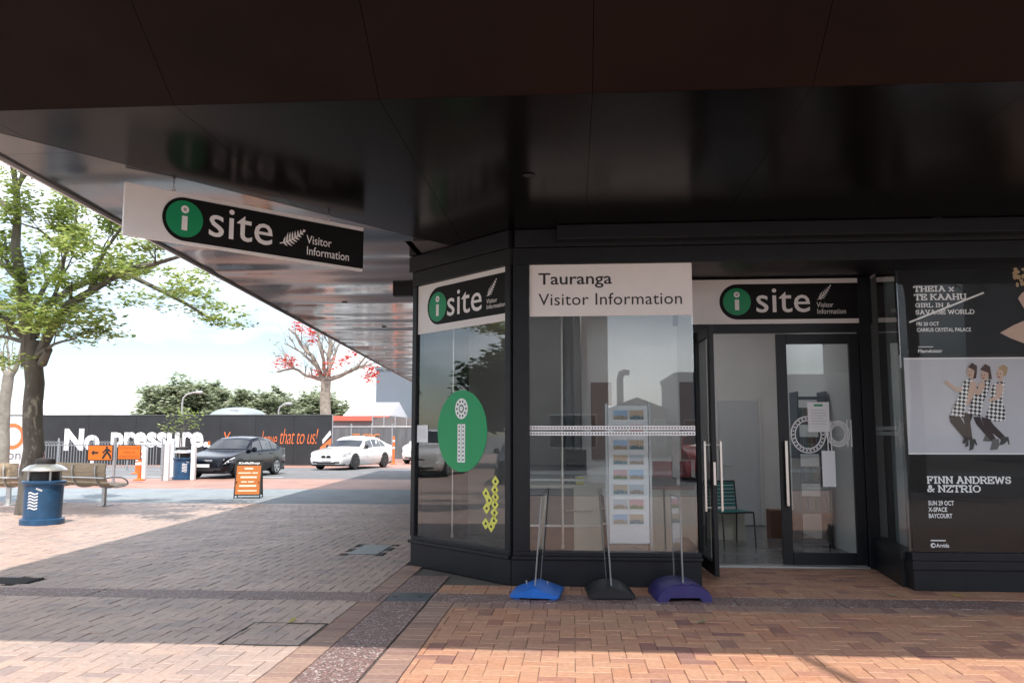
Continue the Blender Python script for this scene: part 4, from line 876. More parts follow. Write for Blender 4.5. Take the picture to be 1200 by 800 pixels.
# strap chair
t = thing('strap_chair', 'dark framed chair with teal woven straps inside the open doorway', 'chair', onz(856, 637, .015), math.radians(20))
m_fr = M('chair frame', (.02, .025, .025), .4); m_st = M('teal straps', (.04, .24, .23), .5)
for s_ in (-1, 1):
    MB().tube([(s_ * .24, .24, .0), (s_ * .24, .22, .44), (s_ * .24, .27, .84)], .011).build('back_post', m_fr, t, smooth=True)
    MB().tube([(s_ * .24, -.26, 0), (s_ * .24, -.22, .44), (s_ * .24, .22, .44)], .011).build('side_frame', m_fr, t, smooth=True)
MB().tube([(-.24, .27, .84), (.24, .27, .84)], .011).build('top_rail', m_fr, t); MB().tube([(-.24, -.22, .44), (.24, -.22, .44)], .011).build('front_rail', m_fr, t)
for i in range(7): MB().box(-.235, .235, .225 + i * .006, .24 + i * .006, .49 + i * .05, .49 + i * .05 + .036).build('back_strap', m_st, t)
for i in range(8): MB().box(-.235, .235, -.2 + i * .052, -.2 + i * .052 + .04, .438, .452).build('seat_strap', m_st, t)
a = onz(838, 632, .015); t = thing('cardboard_carton', 'low cream carton behind the strap chair', 'box', (a.x + .17, a.y + .1, .015)); MB().box(-.25, .25, -.16, .16, 0, .38).build('carton', m_cream, t, bevel=.005); MB().box(-.25, .25, -.02, .02, .381, .383).build('tape', M('tape', (.4, .3, .18), .4), t)
a = onz(909, 630, .015); t = thing('brown_box', 'brown box on the floor beyond the doorway beside the closed door', 'box', (a.x + .1, a.y + .1, .015)); MB().box(-.17, .17, -.15, .15, 0, .40).build('carton', M('brown card', (.16, .075, .045), .7), t, bevel=.005); MB().box(-.17, .17, -.02, .02, .401, .403).build('tape', MATS['tape'], t)
# brochure shelves right of door inside
t = thing('brochure_shelf', 'tall dark brochure shelf behind the closed glass door', 'shelf', (3.25, 12.0, .015))
for z_ in (.05, .45, .85, 1.25, 1.65, 2.0): MB().box(3.08, 3.44, 11.8, 12.2, z_, z_ + .03).build('shelf_board', m_intdark, t, world=True)
for x_ in (3.06, 3.44): MB().box(x_, x_ + .02, 11.8, 12.2, .016, 2.1).build('side_panel', m_intdark, t, world=True)
for i in range(24):
    x_ = 3.09 + (i % 6) * .057; z_ = (.48, .88, 1.28, 1.68)[i // 6]; MB().box(x_, x_ + .05, 11.85, 11.87, z_, z_ + .2).build('brochure', M('brochure %d' % (i % 5), [(.16, .07, .06), (.06, .1, .15), (.22, .22, .2), (.06, .12, .07), (.18, .15, .06)][i % 5], .5), t, world=True)

# ------------------------------------------------------------------ litter bins
m_blue = M('bin blue', (.02, .075, .16), .42, var=.3, vs=5); m_lid = M('bin steel lid', (.50, .50, .49), .38, .75, var=.2, vs=9)
bin1 = thing('litter_bin', 'round blue litter bin with steel domed lid beside the street tree', 'bin', onz(49, 613.5), math.radians(8), 'blue litter bins')
MB().lathe([(.345, 0), (.345, .09), (.32, .10)], 32).build('base_ring', m_blue, bin1, smooth=True)
MB().lathe([(.298, .10), (.303, .4), (.308, .66)], 32).build('body', m_blue, bin1, smooth=True)
MB().lathe([(.308, .661), (.345, .69), (.35, .72), (.33, .735), (.28, .735)], 32).build('rim', m_blue, bin1, smooth=True)
for j in range(4):
    an = math.pi / 4 + j * math.pi / 2; MB().tube([(.255 * math.cos(an), .255 * math.sin(an), .73), (.255 * math.cos(an), .255 * math.sin(an), .90)], .022).build('lid_post', m_lid, bin1)
MB().lathe([(.23, .735), (.22, .88)], 24).build('liner', M('bin liner dark', (.03, .03, .03), .7), bin1, smooth=True)
MB().lathe([(.345, .895), (.35, .91), (.31, .95), (.25, .99), (.15, 1.015), (.02, 1.02)], 32).build('lid', m_lid, bin1, smooth=True)
MB().lathe([(.15, 1.0), (.165, 1.05), (.15, 1.10), (.06, 1.12)], 20).build('lid_cap', M('dark rubber', (.025, .02, .02), .6), bin1, smooth=True)
mb = MB()
for j in range(6):                                            # wavy emblem wrapped on the drum
    for i in range(12):
        def pt(i_, dz): an = math.radians(-112 + i_ * 2.6); return (.3075 * math.cos(an) + 0, .3075 * math.sin(an), .27 + j * .05 + .012 * math.sin(i_ * .55) + dz)
        mb.add([pt(i, 0), pt(i + 1, 0), pt(i + 1, .024), pt(i, .024)], [(0, 1, 2, 3)])
mb.build('wave_emblem', m_txtW, bin1, fix=False)
mb = MB()
def pt(an, z): return (.312 * math.cos(math.radians(an)), .312 * math.sin(math.radians(an)), z)
mb.add([pt(-88, .60), pt(-70, .56), pt(-69, .59), pt(-87, .63)], [(0, 1, 2, 3)]); mb.build('sticker', M('sticker grey', (.5, .52, .52), .5), bin1, fix=False)
bin2 = dup(bin1, onz(214, 561.5), math.radians(40), 'far blue litter bin among white bollards in front of the black car')

# ------------------------------------------------------------------ benches
m_wood = M('weathered bench timber', (.42, .32, .21), .6, var=.25, vs=3, stretch=(2, 20, 20)); m_gal = M('bench pale steel', (.58, .59, .58), .4, .5)
def bench(label, loc, rz, Lb=1.9):
    t_ = thing('park_bench', label, 'bench', loc, rz, 'timber slat benches')
    # local: long axis x (0 .. -Lb), seat towards +y, back towards -y
    prof = [(-.26, .86), (-.27, .76), (-.26, .66), (-.235, .56), (-.17, .46), (-.06, .425), (.05, .42), (.16, .43), (.24, .45)]
    for i, (y, z) in enumerate(prof):
        MB().box(-Lb, .0, -.045, .045, -.012, .012)
        a_ = prof[max(i - 1, 0)]; b_ = prof[min(i + 1, len(prof) - 1)]; d = Vector((0, b_[0] - a_[0], b_[1] - a_[1])).normalized(); nrm = Vector((1, 0, 0)).cross(d)
        mb_ = MB(); mb_.bar((-Lb, y, z), (0, y, z), .098, .026, up=nrm); mb_.build('slat', m_wood, t_, bevel=.005)
    for x_ in (-.28, -Lb / 2 - .0, -Lb + .28):
        mb_ = MB(); pts = [Vector((x_, y - .03 if z > .5 else y, z - (.0 if z > .5 else .03))) for y, z in prof]
        for p_, q_ in zip(pts, pts[1:]): mb_.bar(p_, q_, .05, .03, up=(1, 0, 0))
        mb_.build('curved_bracket', m_gal, t_)
        if x_ != -Lb / 2:
            mb_ = MB(); mb_.bar((x_, -.06, .0), (x_, -.06, .40), .09, .06, up=(0, 1, 0)); mb_.build('leg', m_gal, t_); MB().box(x_ - .09, x_ + .09, -.16, .12, 0, .015).build('foot_plate', m_gal, t_)
    MB().tube([(-Lb - .02, -.30, .60), (.02, -.30, .60)], .02).build('back_rail', m_gal, t_)
    for x_ in (.04, -Lb - .04):
        MB().tube([(x_, -.29, .60), (x_, -.1, .62), (x_, .12, .60), (x_, .24, .53), (x_, .27, .46), (x_, .2, .42), (x_, -.05, .40)], .018).build('armrest', m_gal, t_, smooth=True)
    return t_
bp = onz(120, 594); bench('slatted timber bench with pale steel frame behind the blue bin', (bp.x + .10, bp.y + .3, 0), math.radians(-24), 2.1)
bp = onz(2, 594); bench('slatted timber bench cut off at the left edge left of the tree trunk', (bp.x + .12, bp.y + .5, 0), math.radians(6))

# ------------------------------------------------------------------ sandwich board
m_org = M('poster orange', (.50, .145, .022), .5, var=.08, vs=4)
af = thing('sandwich_board', 'orange and black sandwich board standing on the sunlit paving', 'sandwich board', onz(291, 583), math.radians(12))
for s_, nm in ((-1, 'front_panel'), (1, 'rear_panel')):
    T = Matrix.Translation((0, s_ * .22, 0)) @ Matrix.Rotation(math.radians(s_ * 14), 4, 'X')
    f = bpy.data.objects.new(nm, None)
    mb = MB(T); [mb.box(*q_) for q_ in ((-.31, -.285, -.015, .015, 0, .93), (.285, .31, -.015, .015, 0, .93), (-.284, .284, -.014, .014, .905, .93), (-.284, .284, -.014, .014, .07, .095))]
    fr = mb.build(nm, m_black, af)
    o2 = MB(T).box(-.283, .283, -.008, .008, .097, .903).build('board', m_org if s_ < 0 else M('board back grey', (.35, .37, .38), .6), fr)
    if s_ < 0:
        MB(T).box(-.283, .283, -.012, -.009, .80, .903).build('header', m_black, fr)
        lt = letters('lettering', 'KnifeShop', m_txtW, fr, -.25, .25, .815, .885, -.0125, bold=.03, shear=.15); lt.data.transform(T)
        mb = MB(T)
        for q_, (x0, x1, z_) in enumerate(((-.1, .1, .70), (-.24, .06, .60), (.09, .22, .60), (-.18, .20, .49), (-.16, -.03, .385), (0, .14, .385), (-.2, .2, .28), (-.22, .22, .17))):
            mb.box(x0, x1, -.0105, -.009, z_, z_ + (.03 if q_ % 3 else .045))
        mb.build('printed_lines', M('poster cream print', (.8, .66, .5), .6), fr)
MB().box(-.27, -.25, -.17, .17, .38, .40).build('stay', m_black, af); MB().box(.25, .27, -.17, .17, .38, .40).build('stay', m_black, af)

# ------------------------------------------------------------------ bollards, poles, works signs
def bollard(px, y_top, y_bot, w_, label, mat=m_white):
    p = onz(px, y_bot); h = P(px, y_top, p.y).z; t_ = thing('bollard', label, 'bollard', p, 0, 'white square bollards'); mb = MB()
    mb.box(-w_ / 2, w_ / 2, -w_ / 2, w_ / 2, 0, h - .05); mb.build('post', mat, t_, bevel=.008)
    MB().add([(-w_ / 2, -w_ / 2, h - .049), (w_ / 2, -w_ / 2, h - .049), (w_ / 2, w_ / 2, h - .049), (-w_ / 2, w_ / 2, h - .049), (0, 0, h)], [(0, 1, 4), (1, 2, 4), (2, 3, 4), (3, 0, 4)]).build('cap', mat, t_); return t_
bollard(168, 523, 561, .16, 'white square bollard right of the orange works signs')
bollard(195, 517, 563, .15, 'white square bollard at the left of the close group beside the far bin')
bollard(201, 514, 559, .14, 'tallest white square bollard, second of the close group beside the far bin')
bollard(226, 520, 562, .14, 'white square bollard between the far bin and the black car')
bollard(47.5, 522, 552, .12, 'white bollard half hidden behind the street tree trunk')
p = onz(132.5, 565); pole = thing('sign_pole', 'slim grey steel pole carrying two orange works signs', 'pole', p); hp = P(132.5, 513, p.y).z
MB().tube([(0, 0, 0), (0, 0, hp)], .05, 12).build('post', m_steel, pole, smooth=True); MB().lathe([(.055, 0), (.05, .02), (.01, .03)], 12, (0, 0, hp)).build('cap', m_steel, pole)
p = onz(190, 563); t = thing('steel_post', 'thin grey steel post left of the bollard group', 'post', p); MB().tube([(0, 0, 0), (0, 0, P(190, 520, p.y).z)], .035, 10).build('post', m_steel, t, smooth=True); MB().lathe([(.04, 0), (.01, .02)], 10, (0, 0, P(190, 520, p.y).z)).build('cap', m_steel, t)
m_wo = M('works sign orange', (.62, .14, .006), .5)
def works(label, x0, y0, x1, y1, Y):
    a_, b_ = P(x0, y1, Y), P(x1, y0, Y); t_ = thing('works_sign', label, 'sign', ((a_.x + b_.x) / 2, Y, a_.z), 0, 'orange works signs'); w_ = b_.x - a_.x; h_ = b_.z - a_.z
    MB().box(-w_ / 2, w_ / 2, -.015, .0, 0, h_).build('board', m_black, t_, bevel=.02); MB().box(-w_ / 2 + .025, w_ / 2 - .025, -.018, -.0155, .025, h_ - .025).build('face', m_wo, t_, bevel=.0)
    return t_, w_, h_
YW = pole.location.y - .07
t, w_, h_ = works('orange works sign with black arrow and walking figure', 102.5, 521, 133, 539.5, YW)
MB().prism([(-.36 * w_, .5 * h_), (-.24 * w_, .68 * h_), (-.24 * w_, .56 * h_), (-.08 * w_, .56 * h_), (-.08 * w_, .44 * h_), (-.24 * w_, .44 * h_), (-.24 * w_, .32 * h_)], -.021, -.0185).build('arrow', m_black, t)
mb = MB(); cx_ = .27 * w_
mb.prism(ell(cx_ - .01, .84 * h_, .045 * h_ * 1.6, .075 * h_, 12), -.021, -.0185); mb.prism([(cx_ - .04, .48 * h_), (cx_ + .05, .46 * h_), (cx_ + .05, .76 * h_), (cx_ - .05, .76 * h_)], -.021, -.0185)
for pts in (((cx_ - .03, .5), (cx_ - .14, .13), .05), ((cx_ + .03, .5), (cx_ + .10, .32), .05), ((cx_ + .10, .33), (cx_ + .13, .12), .045), ((cx_ - .04, .72), (cx_ - .14, .48), .035), ((cx_ + .04, .72), (cx_ + .13, .55), .035)):
    a_ = Vector((pts[0][0], pts[0][1] * h_)); b_ = Vector((pts[1][0], pts[1][1] * h_)); d = (b_ - a_).normalized(); nn = Vector((-d.y, d.x)) * pts[2] * .7
    mb.prism([tuple(a_ - nn), tuple(b_ - nn), tuple(b_ + nn), tuple(a_ + nn)], -.021, -.0185)
mb.build('walking_figure', m_black, t)
t, w_, h_ = works('orange works sign with three lines of lettering', 137.5, 521, 166, 538.5, YW)
for i_, s_ in enumerate(('FOOTPATH CLOSED', 'PLEASE USE', 'OTHER FOOTPATH')):
    f = .42 if i_ != 1 else .25; letters('lettering', s_, M('works lettering', (.25, .05, .0), .5), t, -f * w_, f * w_, (.70 - i_ * .28) * h_, (.86 - i_ * .28) * h_, -.0188, bold=.01)
m_oc = M('delineator orange', (.80, .16, .03), .5)
def delin(px, yt, yb, label):
    p = onz(px, yb); h = P(px, yt, p.y).z; t_ = thing('delineator_post', label, 'traffic post', p, 0, 'orange delineator posts')
    MB().lathe([(.20, 0), (.20, .03), (.10, .06), (.07, .07)], 8).build('base', m_oc, t_); MB().lathe([(.065, .07), (.055, h - .02), (.03, h)], 12).build('tube', m_oc, t_, smooth=True)
    for f in (.55, .8): MB().lathe([(.068, h * f), (.066, h * f + .1)], 12).build('white_band', m_white, t_)
delin(163, 530, 562.5, 'orange delineator post below the lettered works sign'); delin(107, 531, 556, 'orange delineator post showing below the arrow works sign'); delin(160, 536, 555, 'orange delineator post further back by the lettered works sign')
delin(243.5, 517, 552, 'orange and white delineator post behind the black car bonnet'); delin(461, 511, 543.5, 'orange delineator post behind the white car boot'); delin(48.5, 525, 556, 'orange delineator post showing beside the street tree trunk')
# loop top barrier fence
YB = 36.0; fa, fb = P(48, 517, YB), P(190, 517, YB)
t = thing('barrier_fence', 'low grey loop topped steel fence in front of the hoarding', 'fence', ((fa.x + fb.x) / 2, YB, 0)); n_ = int((fb.x - fa.x) / .13)
mb = MB()
for i in range(n_): x_ = fa.x + i * .13; mb.tube([(x_, YB, .10), (x_, YB, 1.1)], .014, 5)
stuff(mb.build('bars', m_steel, t, world=True)); mb = MB()
for i in range(n_ - 1):
    x_ = fa.x + i * .13; mb.tube([(x_, YB - .02, 1.08), (x_ + .03, YB - .02, 1.2), (x_ + .1, YB - .02, 1.24), (x_ + .2, YB - .02, 1.2), (x_ + .26, YB - .02, 1.08)], .010, 5, caps=False)
stuff(mb.build('loops', M('fence light steel', (.35, .36, .37), .5, .3), t, world=True))
for z_ in (.12, 1.05): MB().box(fa.x, fb.x, YB - .015, YB + .015, z_, z_ + .04).build('rail', m_steel, t, world=True)
i = 0
for px in (48, 68.5, 110, 150, 190):
    q = P(px, 517, YB); MB().tube([(q.x, YB + .03, 0), (q.x, YB + .03, 1.38)], .04, 8).build('post', m_steel, t, world=True)

# ------------------------------------------------------------------ hoarding
YH = 42.0
m_hb = M('hoarding black mesh', (.020, .022, .025), .75, var=.35, vs=.8); m_hw = M('hoarding white', (.72, .73, .74), .6, var=.05, vs=1)
ho = thing('site_hoarding', 'long black site hoarding with white and orange slogan behind the cars', 'hoarding', (P(200, 500, YH).x, YH, 0))
xa, xb, xw = P(50, 484, YH).x, P(389, 489, YH).x, P(-60, 484, YH).x
seams = [P(px, 487, YH).x for px in (50, 105, 160, 206, 258.5, 300, 345, 389)]
zt_ = 2.52
for a_, b_ in zip(seams, seams[1:]): MB().box(a_ + .006, b_ - .006, YH, YH + .05, .0, zt_).build('panel', m_hb, ho, world=True)
for a_ in seams: MB().tube([(a_, YH + .1, 0), (a_, YH + .1, zt_ + .05)], .04, 8).build('post', m_steel, ho, world=True)
MB().box(xa, xb, YH - .02, YH + .06, zt_ + .001, zt_ + .04).build('top_rail', M('hoarding rail', (.10, .10, .10), .6), ho, world=True)
def HQ(px, py): p = P(px, py, YH - .02); return p.x - ho.location.x, p.z
for s_, x0, y0, x1, y1, mt, kw in (('No', 74.5, 502, 117.5, 528, m_txtW, dict(bold=.05)), ('pressure.', 129, 506, 245, 531, m_txtW, dict(bold=.042, space=1.0))):
    a_ = HQ(x0, y1); b_ = HQ(x1, y0); letters('slogan_letters', s_, mt, ho, a_[0], b_[0], a_[1], b_[1], -.02, **kw)
m_so = M('slogan orange', (.75, .17, .05), .5)
for s_, x0, y0, x1, y1 in (('You can', 262, 506, 303, 524), ('leave', 306, 505, 325, 523), ('that to us!', 328, 502, 373, 520)):
    a_ = HQ(x0, y1); b_ = HQ(x1, y0); letters('slogan_letters', s_, m_so, ho, a_[0], b_[0], a_[1], b_[1], -.02, bold=-.012, shear=.3, space=.92)
for pts in (((378, 520), (378, 515), (387, 504), (388, 509)), ((375, 543), (375, 524), (388, 513), (388, 543))):
    mt = m_txtW if pts[0] == (378, 520) else m_so; MB().prism([HQ(*q_) for q_ in pts][::-1], -.025, -.018).build('slogan_mark', mt, ho)
hw = thing('site_hoarding', 'white hoarding panel with orange ring emblem behind the street tree', 'hoarding', ((xw + xa) / 2, YH, 0))
for a_, b_ in ((xw, (xw + xa) / 2), ((xw + xa) / 2, xa)): MB().box(a_ + .005, b_ - .005, YH, YH + .05, 0, zt_).build('panel', m_hw, hw, world=True)
MB().box(xw, xa - .001, YH - .02, YH + .06, zt_ + .001, zt_ + .05).build('top_rail', m_black, hw, world=True); MB().tube([(xw, YH + .1, 0), (xw, YH + .1, zt_)], .04, 8).build('post', m_steel, hw, world=True)
c_ = P(14.5, 511, YH); cc = (c_.x - hw.location.x, c_.z); r_ = abs(P(29, 511, YH).x - c_.x)
mb = ring(cc[0], cc[1], r_, r_, .2, -.012); mb.build('ring_emblem', m_so, hw, fix=False)
def HQ2(px, py): p = P(px, py, YH - .02); return p.x - hw.location.x, p.z
a_ = HQ2(-30, 538); b_ = HQ2(24.5, 527); letters('lettering', 'Construction', M('letter grey', (.12, .12, .13), .5), hw, a_[0] - 1.6, b_[0], a_[1], b_[1], -.012, bold=.0)
# grey mesh fence to the right
YM = 50.0; t = thing('mesh_fence', 'grey covered temporary fence with orange lettering behind the white car', 'fence', (P(435, 500, YM).x, YM, 0)); xs_ = [P(px, 487, YM).x for px in (389, 412, 436, 460, 486)] + [P(520, 487, YM).x, P(560, 487, YM).x]
m_mesh = M('grey shade mesh', (.11, .115, .12), .8, var=.3, vs=1.2, stretch=(3, 1, .6))
for a_, b_ in zip(xs_, xs_[1:]): MB().box(a_ + .02, b_ - .02, YM, YM + .02, .1, 1.98).build('mesh_panel', m_mesh, t, world=True)
for a_ in xs_: MB().tube([(a_, YM, 0), (a_, YM, 2.2)], .045, 8).build('post', m_steel, t, world=True)
MB().tube([(xs_[0], YM, 2.02), (xs_[-1], YM, 2.02)], .03, 6).build('top_rail', m_steel, t, world=True)
def HQ3(px, py): p = P(px, py, YM - .02); return p.x - t.location.x, p.z
a_ = HQ3(424, 515); b_ = HQ3(445, 508); letters('lettering', 'CPC', M('mesh lettering orange', (.55, .2, .06), .6), t, a_[0], b_[0], a_[1], b_[1], -.03, bold=.04)
for z_ in (508, 511, 514): 
    a_ = HQ3(413, z_ + 1.6); b_ = HQ3(422, z_); MB().box(a_[0], b_[0], -.04, -.03, a_[1], b_[1]).build('emblem_bar', MATS['mesh lettering orange'], t)

# ------------------------------------------------------------------ cars
m_tyre = M('tyre', (.015, .015, .016), .8); m_cgl = M('car glass', (.015, .02, .025), .06, spec=.8); m_chrome = M('chrome', (.65, .65, .66), .15, 1.0); m_lamp = M('lamp glass', (.70, .74, .76), .12, spec=.8); m_lampd = M('smoked lamp glass', (.22, .24, .25), .1, spec=.8); m_rl = M('rear lamp', (.35, .01, .01), .2); m_trim = M('car trim', (.02, .02, .022), .5)
def interp(tb, t):
    for (a_, va), (b_, vb) in zip(tb, tb[1:]):
        if t <= b_: 
            f = (t - a_) / (b_ - a_); return va + (vb - va) * f
    return tb[-1][1]
def car(name, label, loc, rz, paint, Lc=4.7, Wc=1.8, Hc=1.45, top=None, belt=None, wide=None, glz=(.315, .415, .76, .855), wheels=(.195, .775), wr=.32, rim_col=None, style='a', sub=True):
    t_ = thing(name, label, 'car', loc, rz, 'cars'); k = Hc / 1.45
    top = top or [(0, .60), (.010, .70), (.05, .76), (.14, .83), (.24, .91), (.30, .95), (.36, 1.14), (.42, 1.34), (.47, 1.41), (.55, 1.45), (.65, 1.44), (.73, 1.37), (.80, 1.22), (.865, 1.05), (.93, 1.03), (.985, 1.0), (1, .9)]
    belt = belt or [(0, .50), (.05, .66), (.14, .77), (.30, .88), (.6, .93), (.87, .97), (1, .84)]
    wide = wide or [(0, .80), (.010, .88), (.04, .94), (.12, .98), (.2, 1.0), (.8, 1.0), (.9, .97), (.97, .90), (1, .78)]
    roofw = [(0, .97), (.28, .95), (.36, .86), (.45, .735), (.70, .735), (.80, .84), (.87, .95), (1, .97)]
    def ringp(t, off=0.):
        hw_ = Wc / 2 * interp(wide, t); zt = interp(top, t) * k; zb = min(interp(belt, t) * k, zt - .03); rw = interp(roofw, t) * hw_; lo = .20 + .06 * max(0, abs(t - .5) * 2 - .85) / .15
        return [(.88 * hw_, lo), (.975 * hw_, lo + .10), (1.0 * hw_, .50), (.985 * hw_, .50 + (zb - .50) * .7), (.955 * hw_, zb), (rw + (.955 * hw_ - rw) * .12, zb + (zt - zb) * .80), (rw * .93, zb + (zt - zb) * .95), (rw * .55, zt), (0, zt + .012)]
    ts = sorted(set([0, .006, .015, .03, .05, .08, .11, .14] + [.17 + .02 * i for i in range(39)] + [.95, .965, .98, .992, 1]))
    vs_ = []; fs_ = []; rows = []
    for tt in ts:
        half = ringp(tt); row = [(x, -Lc / 2 + tt * Lc, z) for x, z in half] + [(-x, -Lc / 2 + tt * Lc, z) for x, z in half[-2::-1]]; vs_ += row; m_ = len(row)
    for r in range(len(ts) - 1):
        for i in range(m_ - 1): fs_.append((r * m_ + i, r * m_ + i + 1, (r + 1) * m_ + i + 1, (r + 1) * m_ + i))
        fs_.append((r * m_ + m_ - 1, r * m_, (r + 1) * m_, (r + 1) * m_ + m_ - 1))
    fs_.append(tuple(range(m_ - 1, -1, -1))); fs_.append(tuple((len(ts) - 1) * m_ + i for i in range(m_)))
    MB().add(vs_, fs_).build('body', paint, t_, smooth=True)
    Yt = lambda tt: -Lc / 2 + tt * Lc
    def top_patch(nm, t0, t1, u, off):
        mb = MB(); n = 8; vs2 = []; rws = 5
        for r in range(rws):
            tt = t0 + (t1 - t0) * r / (rws - 1); h = ringp(tt); xm, zm = h[5]; 
            for i in range(n + 1):
                f = -u + 2 * u * i / n; x = f * xm; af_ = abs(f); pts = [(0, h[8][1]), (h[7][0] / xm, h[7][1]), (h[6][0] / xm, h[6][1]), (1, h[5][1])]; z = interp(pts, af_); vs2.append((x, Yt(tt), z + off))
        mb.add(vs2, [(r * (n + 1) + i, r * (n + 1) + i + 1, (r + 1) * (n + 1) + i + 1, (r + 1) * (n + 1) + i) for r in range(rws - 1) for i in range(n)]); o = mb.build(nm, m_cgl, t_, smooth=True, fix=False); return o
    top_patch('windscreen', glz[0], glz[1], .93, .012); top_patch('rear_window', glz[2], glz[3], .9, .012)
    def side_patch(nm, t0, t1, v0, v1, s_, mat, off=.008, slant0=0, slant1=0):
        vs2 = []
        for tt, v, sl in ((t0, v0, 0), (t1, v0, 0), (t1, v1, slant1), (t0, v1, slant0)):
            h = ringp(tt + sl); a_, b_ = h[4], h[5]; vs2.append((s_ * (a_[0] + (b_[0] - a_[0]) * v + off), Yt(tt + sl), a_[1] + (b_[1] - a_[1]) * v + .002))
        return MB().add(vs2, [(0, 1, 2, 3)] if s_ > 0 else [(3, 2, 1, 0)]).build(nm, mat, t_, fix=False)
    for s_ in (-1, 1):
        side_patch('side_window', .365, .535, .10, .93, s_, m_cgl, slant0=.065); side_patch('side_window', .55, .70, .10, .93, s_, m_cgl, slant1=.0); side_patch('side_window', .71, .80, .12, .88, s_, m_cgl, slant1=-.05)
        for tt in (.345, .545, .73):
            mb = MB(); pr = ringp(tt)
            mb.add([(s_ * (x + .003), Yt(tt) + d_, z) for d_ in (-.004, .004) for x, z in pr[1:5]], [(0, 1, 5, 4), (1, 2, 6, 5), (2, 3, 7, 6)]); mb.build('door_gap', m_trim, t_, fix=False)
        for tt in (.50, .685):
            h = ringp(tt); MB().box(min(s_ * h[3][0], s_ * (h[3][0] + .03)), max(s_ * h[3][0], s_ * (h[3][0] + .03)), Yt(tt) - .09, Yt(tt) + .09, h[3][1] - .0, h[3][1] + .03).build('door_handle', paint, t_, bevel=.006)
        h = ringp(.37); mr = MB(); mr.lathe([(.02, -.05), (.085, -.04), (.10, .0), (.08, .05), (.02, .06)], 12, (s_ * (h[4][0] + .11), Yt(.37), h[4][1] + .09), 'y'); mr.box(min(s_ * h[4][0] * .97, s_ * (h[4][0] + .1)), max(s_ * h[4][0] * .97, s_ * (h[4][0] + .1)), Yt(.37) - .02, Yt(.37) + .02, h[4][1] + .03, h[4][1] + .07); mr.build('wing_mirror', paint if style == 'a' else m_trim, t_, smooth=True)
        for wt in wheels:
            xw_ = s_ * (Wc / 2 - .005); y_ = Yt(wt)
            ar = MB(); pol = [(y_ + (wr + .06) * math.cos(q_), wr + (wr + .06) * math.sin(q_)) for q_ in [math.radians(-28 + i * 236 / 20) for i in range(21)]]
            ar.add([(xw_ + s_ * .004, a_, b_) for a_, b_ in pol] + [(xw_ - s_ * .20, a_, b_) for a_, b_ in pol], [tuple(range(21))] + [(i, i + 1, 22 + i, 21 + i) for i in range(20)]); ar.build('wheel_arch', m_trim, t_)
            tb = MB(); tb.lathe([(.21, -.10), (wr - .03, -.105), (wr, -.08), (wr, .08), (wr - .03, .105), (.21, .10)], 28, (xw_ - s_ * .085, y_, wr), 'x'); tyre = tb.build('wheel', m_tyre, t_, smooth=True)
            rb = MB(); xo = xw_ + s_ * .012
            rb.lathe([(.225, -.01), (.225, .01), (.195, .012), (.19, -.01)], 28, (xo, y_, wr), 'x'); rb.lathe([(.06, -.012), (.06, .012), (.02, .016)], 14, (xo, y_, wr), 'x')
            for q_ in range(5 if style == 'a' else 10):
                an = 2 * math.pi * q_ / (5 if style == 'a' else 10) + .3; rb.bar((xo, y_ + .05 * math.cos(an), wr + .05 * math.sin(an)), (xo, y_ + .205 * math.cos(an), wr + .205 * math.sin(an)), .075 if style == 'a' else .028, .018, up=(1, 0, 0))
            rb.build('rim', rim_col or m_steel, tyre)
        # lights
        hd = MB(); vs2 = []
        for tt, lo_, hi_ in ((.012, .2, .95), (.045, .15, .98), (.09, .2, 1.0), (.125, .45, .95)):
            h = ringp(tt)
            for v in (lo_, hi_):
                a_, b_ = h[2], h[4]; vv = .35 + .65 * v; vs2.append((s_ * (a_[0] + (b_[0] - a_[0]) * vv + .010), Yt(tt) - .010, a_[1] + (b_[1] - a_[1]) * vv))
        hd.add(vs2, [(0, 1, 3, 2), (2, 3, 5, 4), (4, 5, 7, 6)] if s_ < 0 else [(2, 3, 1, 0), (4, 5, 3, 2), (6, 7, 5, 4)]); hd.build('headlight', m_lamp if style == 'a' else m_lampd, t_, fix=False)
        h = ringp(1.0); x0, x1 = sorted((s_ * h[3][0] * .55, s_ * h[3][0] * .99)); MB().box(x0, x1, Yt(1) - .06, Yt(1) + .008, .66 * k, .84 * k).build('tail_light', m_rl, t_, bevel=.01)
        x0, x1 = sorted((s_ * .40, s_ * .66)); MB().box(x0, x1, Yt(0) - .02, Yt(.03), .30, .37).build('fog_lamp', m_trim, t_, bevel=.01)
    if style == 'a':
        MB().box(-.34, .34, Yt(0) - .012, Yt(.01), .585 * k, .655 * k).build('grille', m_chrome, t_, bevel=.01); MB().box(-.40, .40, Yt(0) - .010, Yt(.02), .26, .37).build('lower_grille', m_trim, t_, bevel=.01)
    else:
        for s_ in (-1, 1):
            g_ = MB(); c2 = s_ * .125; g_.prism(ell(c2, .57, .11, .062, 16), Yt(0) - .018, Yt(.008)); gr_ = g_.build('kidney_grille', m_black, t_)
            ring(c2, .57, .120, .072, .012, Yt(0) - .019).build('grille_surround', m_chrome, gr_, fix=False)
        MB().box(-.45, .45, Yt(0) - .010, Yt(.02), .27, .35).build('lower_grille', m_trim, t_, bevel=.01)
    MB().box(-.24, .24, Yt(0) - .028, Yt(0) - .012, .40, .51).build('number_plate', m_white, t_)
    MB().box(-.24, .24, Yt(1) + .01, Yt(1) + .02, .62, .73).build('number_plate', m_white, t_)
    MB().box(-Wc / 2 * .86, Wc / 2 * .86, Yt(.03), Yt(.97), .17, .28).build('underbody', m_trim, t_)
    return t_
m_cb = M('black car paint', (.003, .004, .008), .22, coat=.15, spec=.25); m_cw = M('white car paint', (.72, .71, .68), .25, coat=1.0)
def car_at(px, py): return onz(px, py)
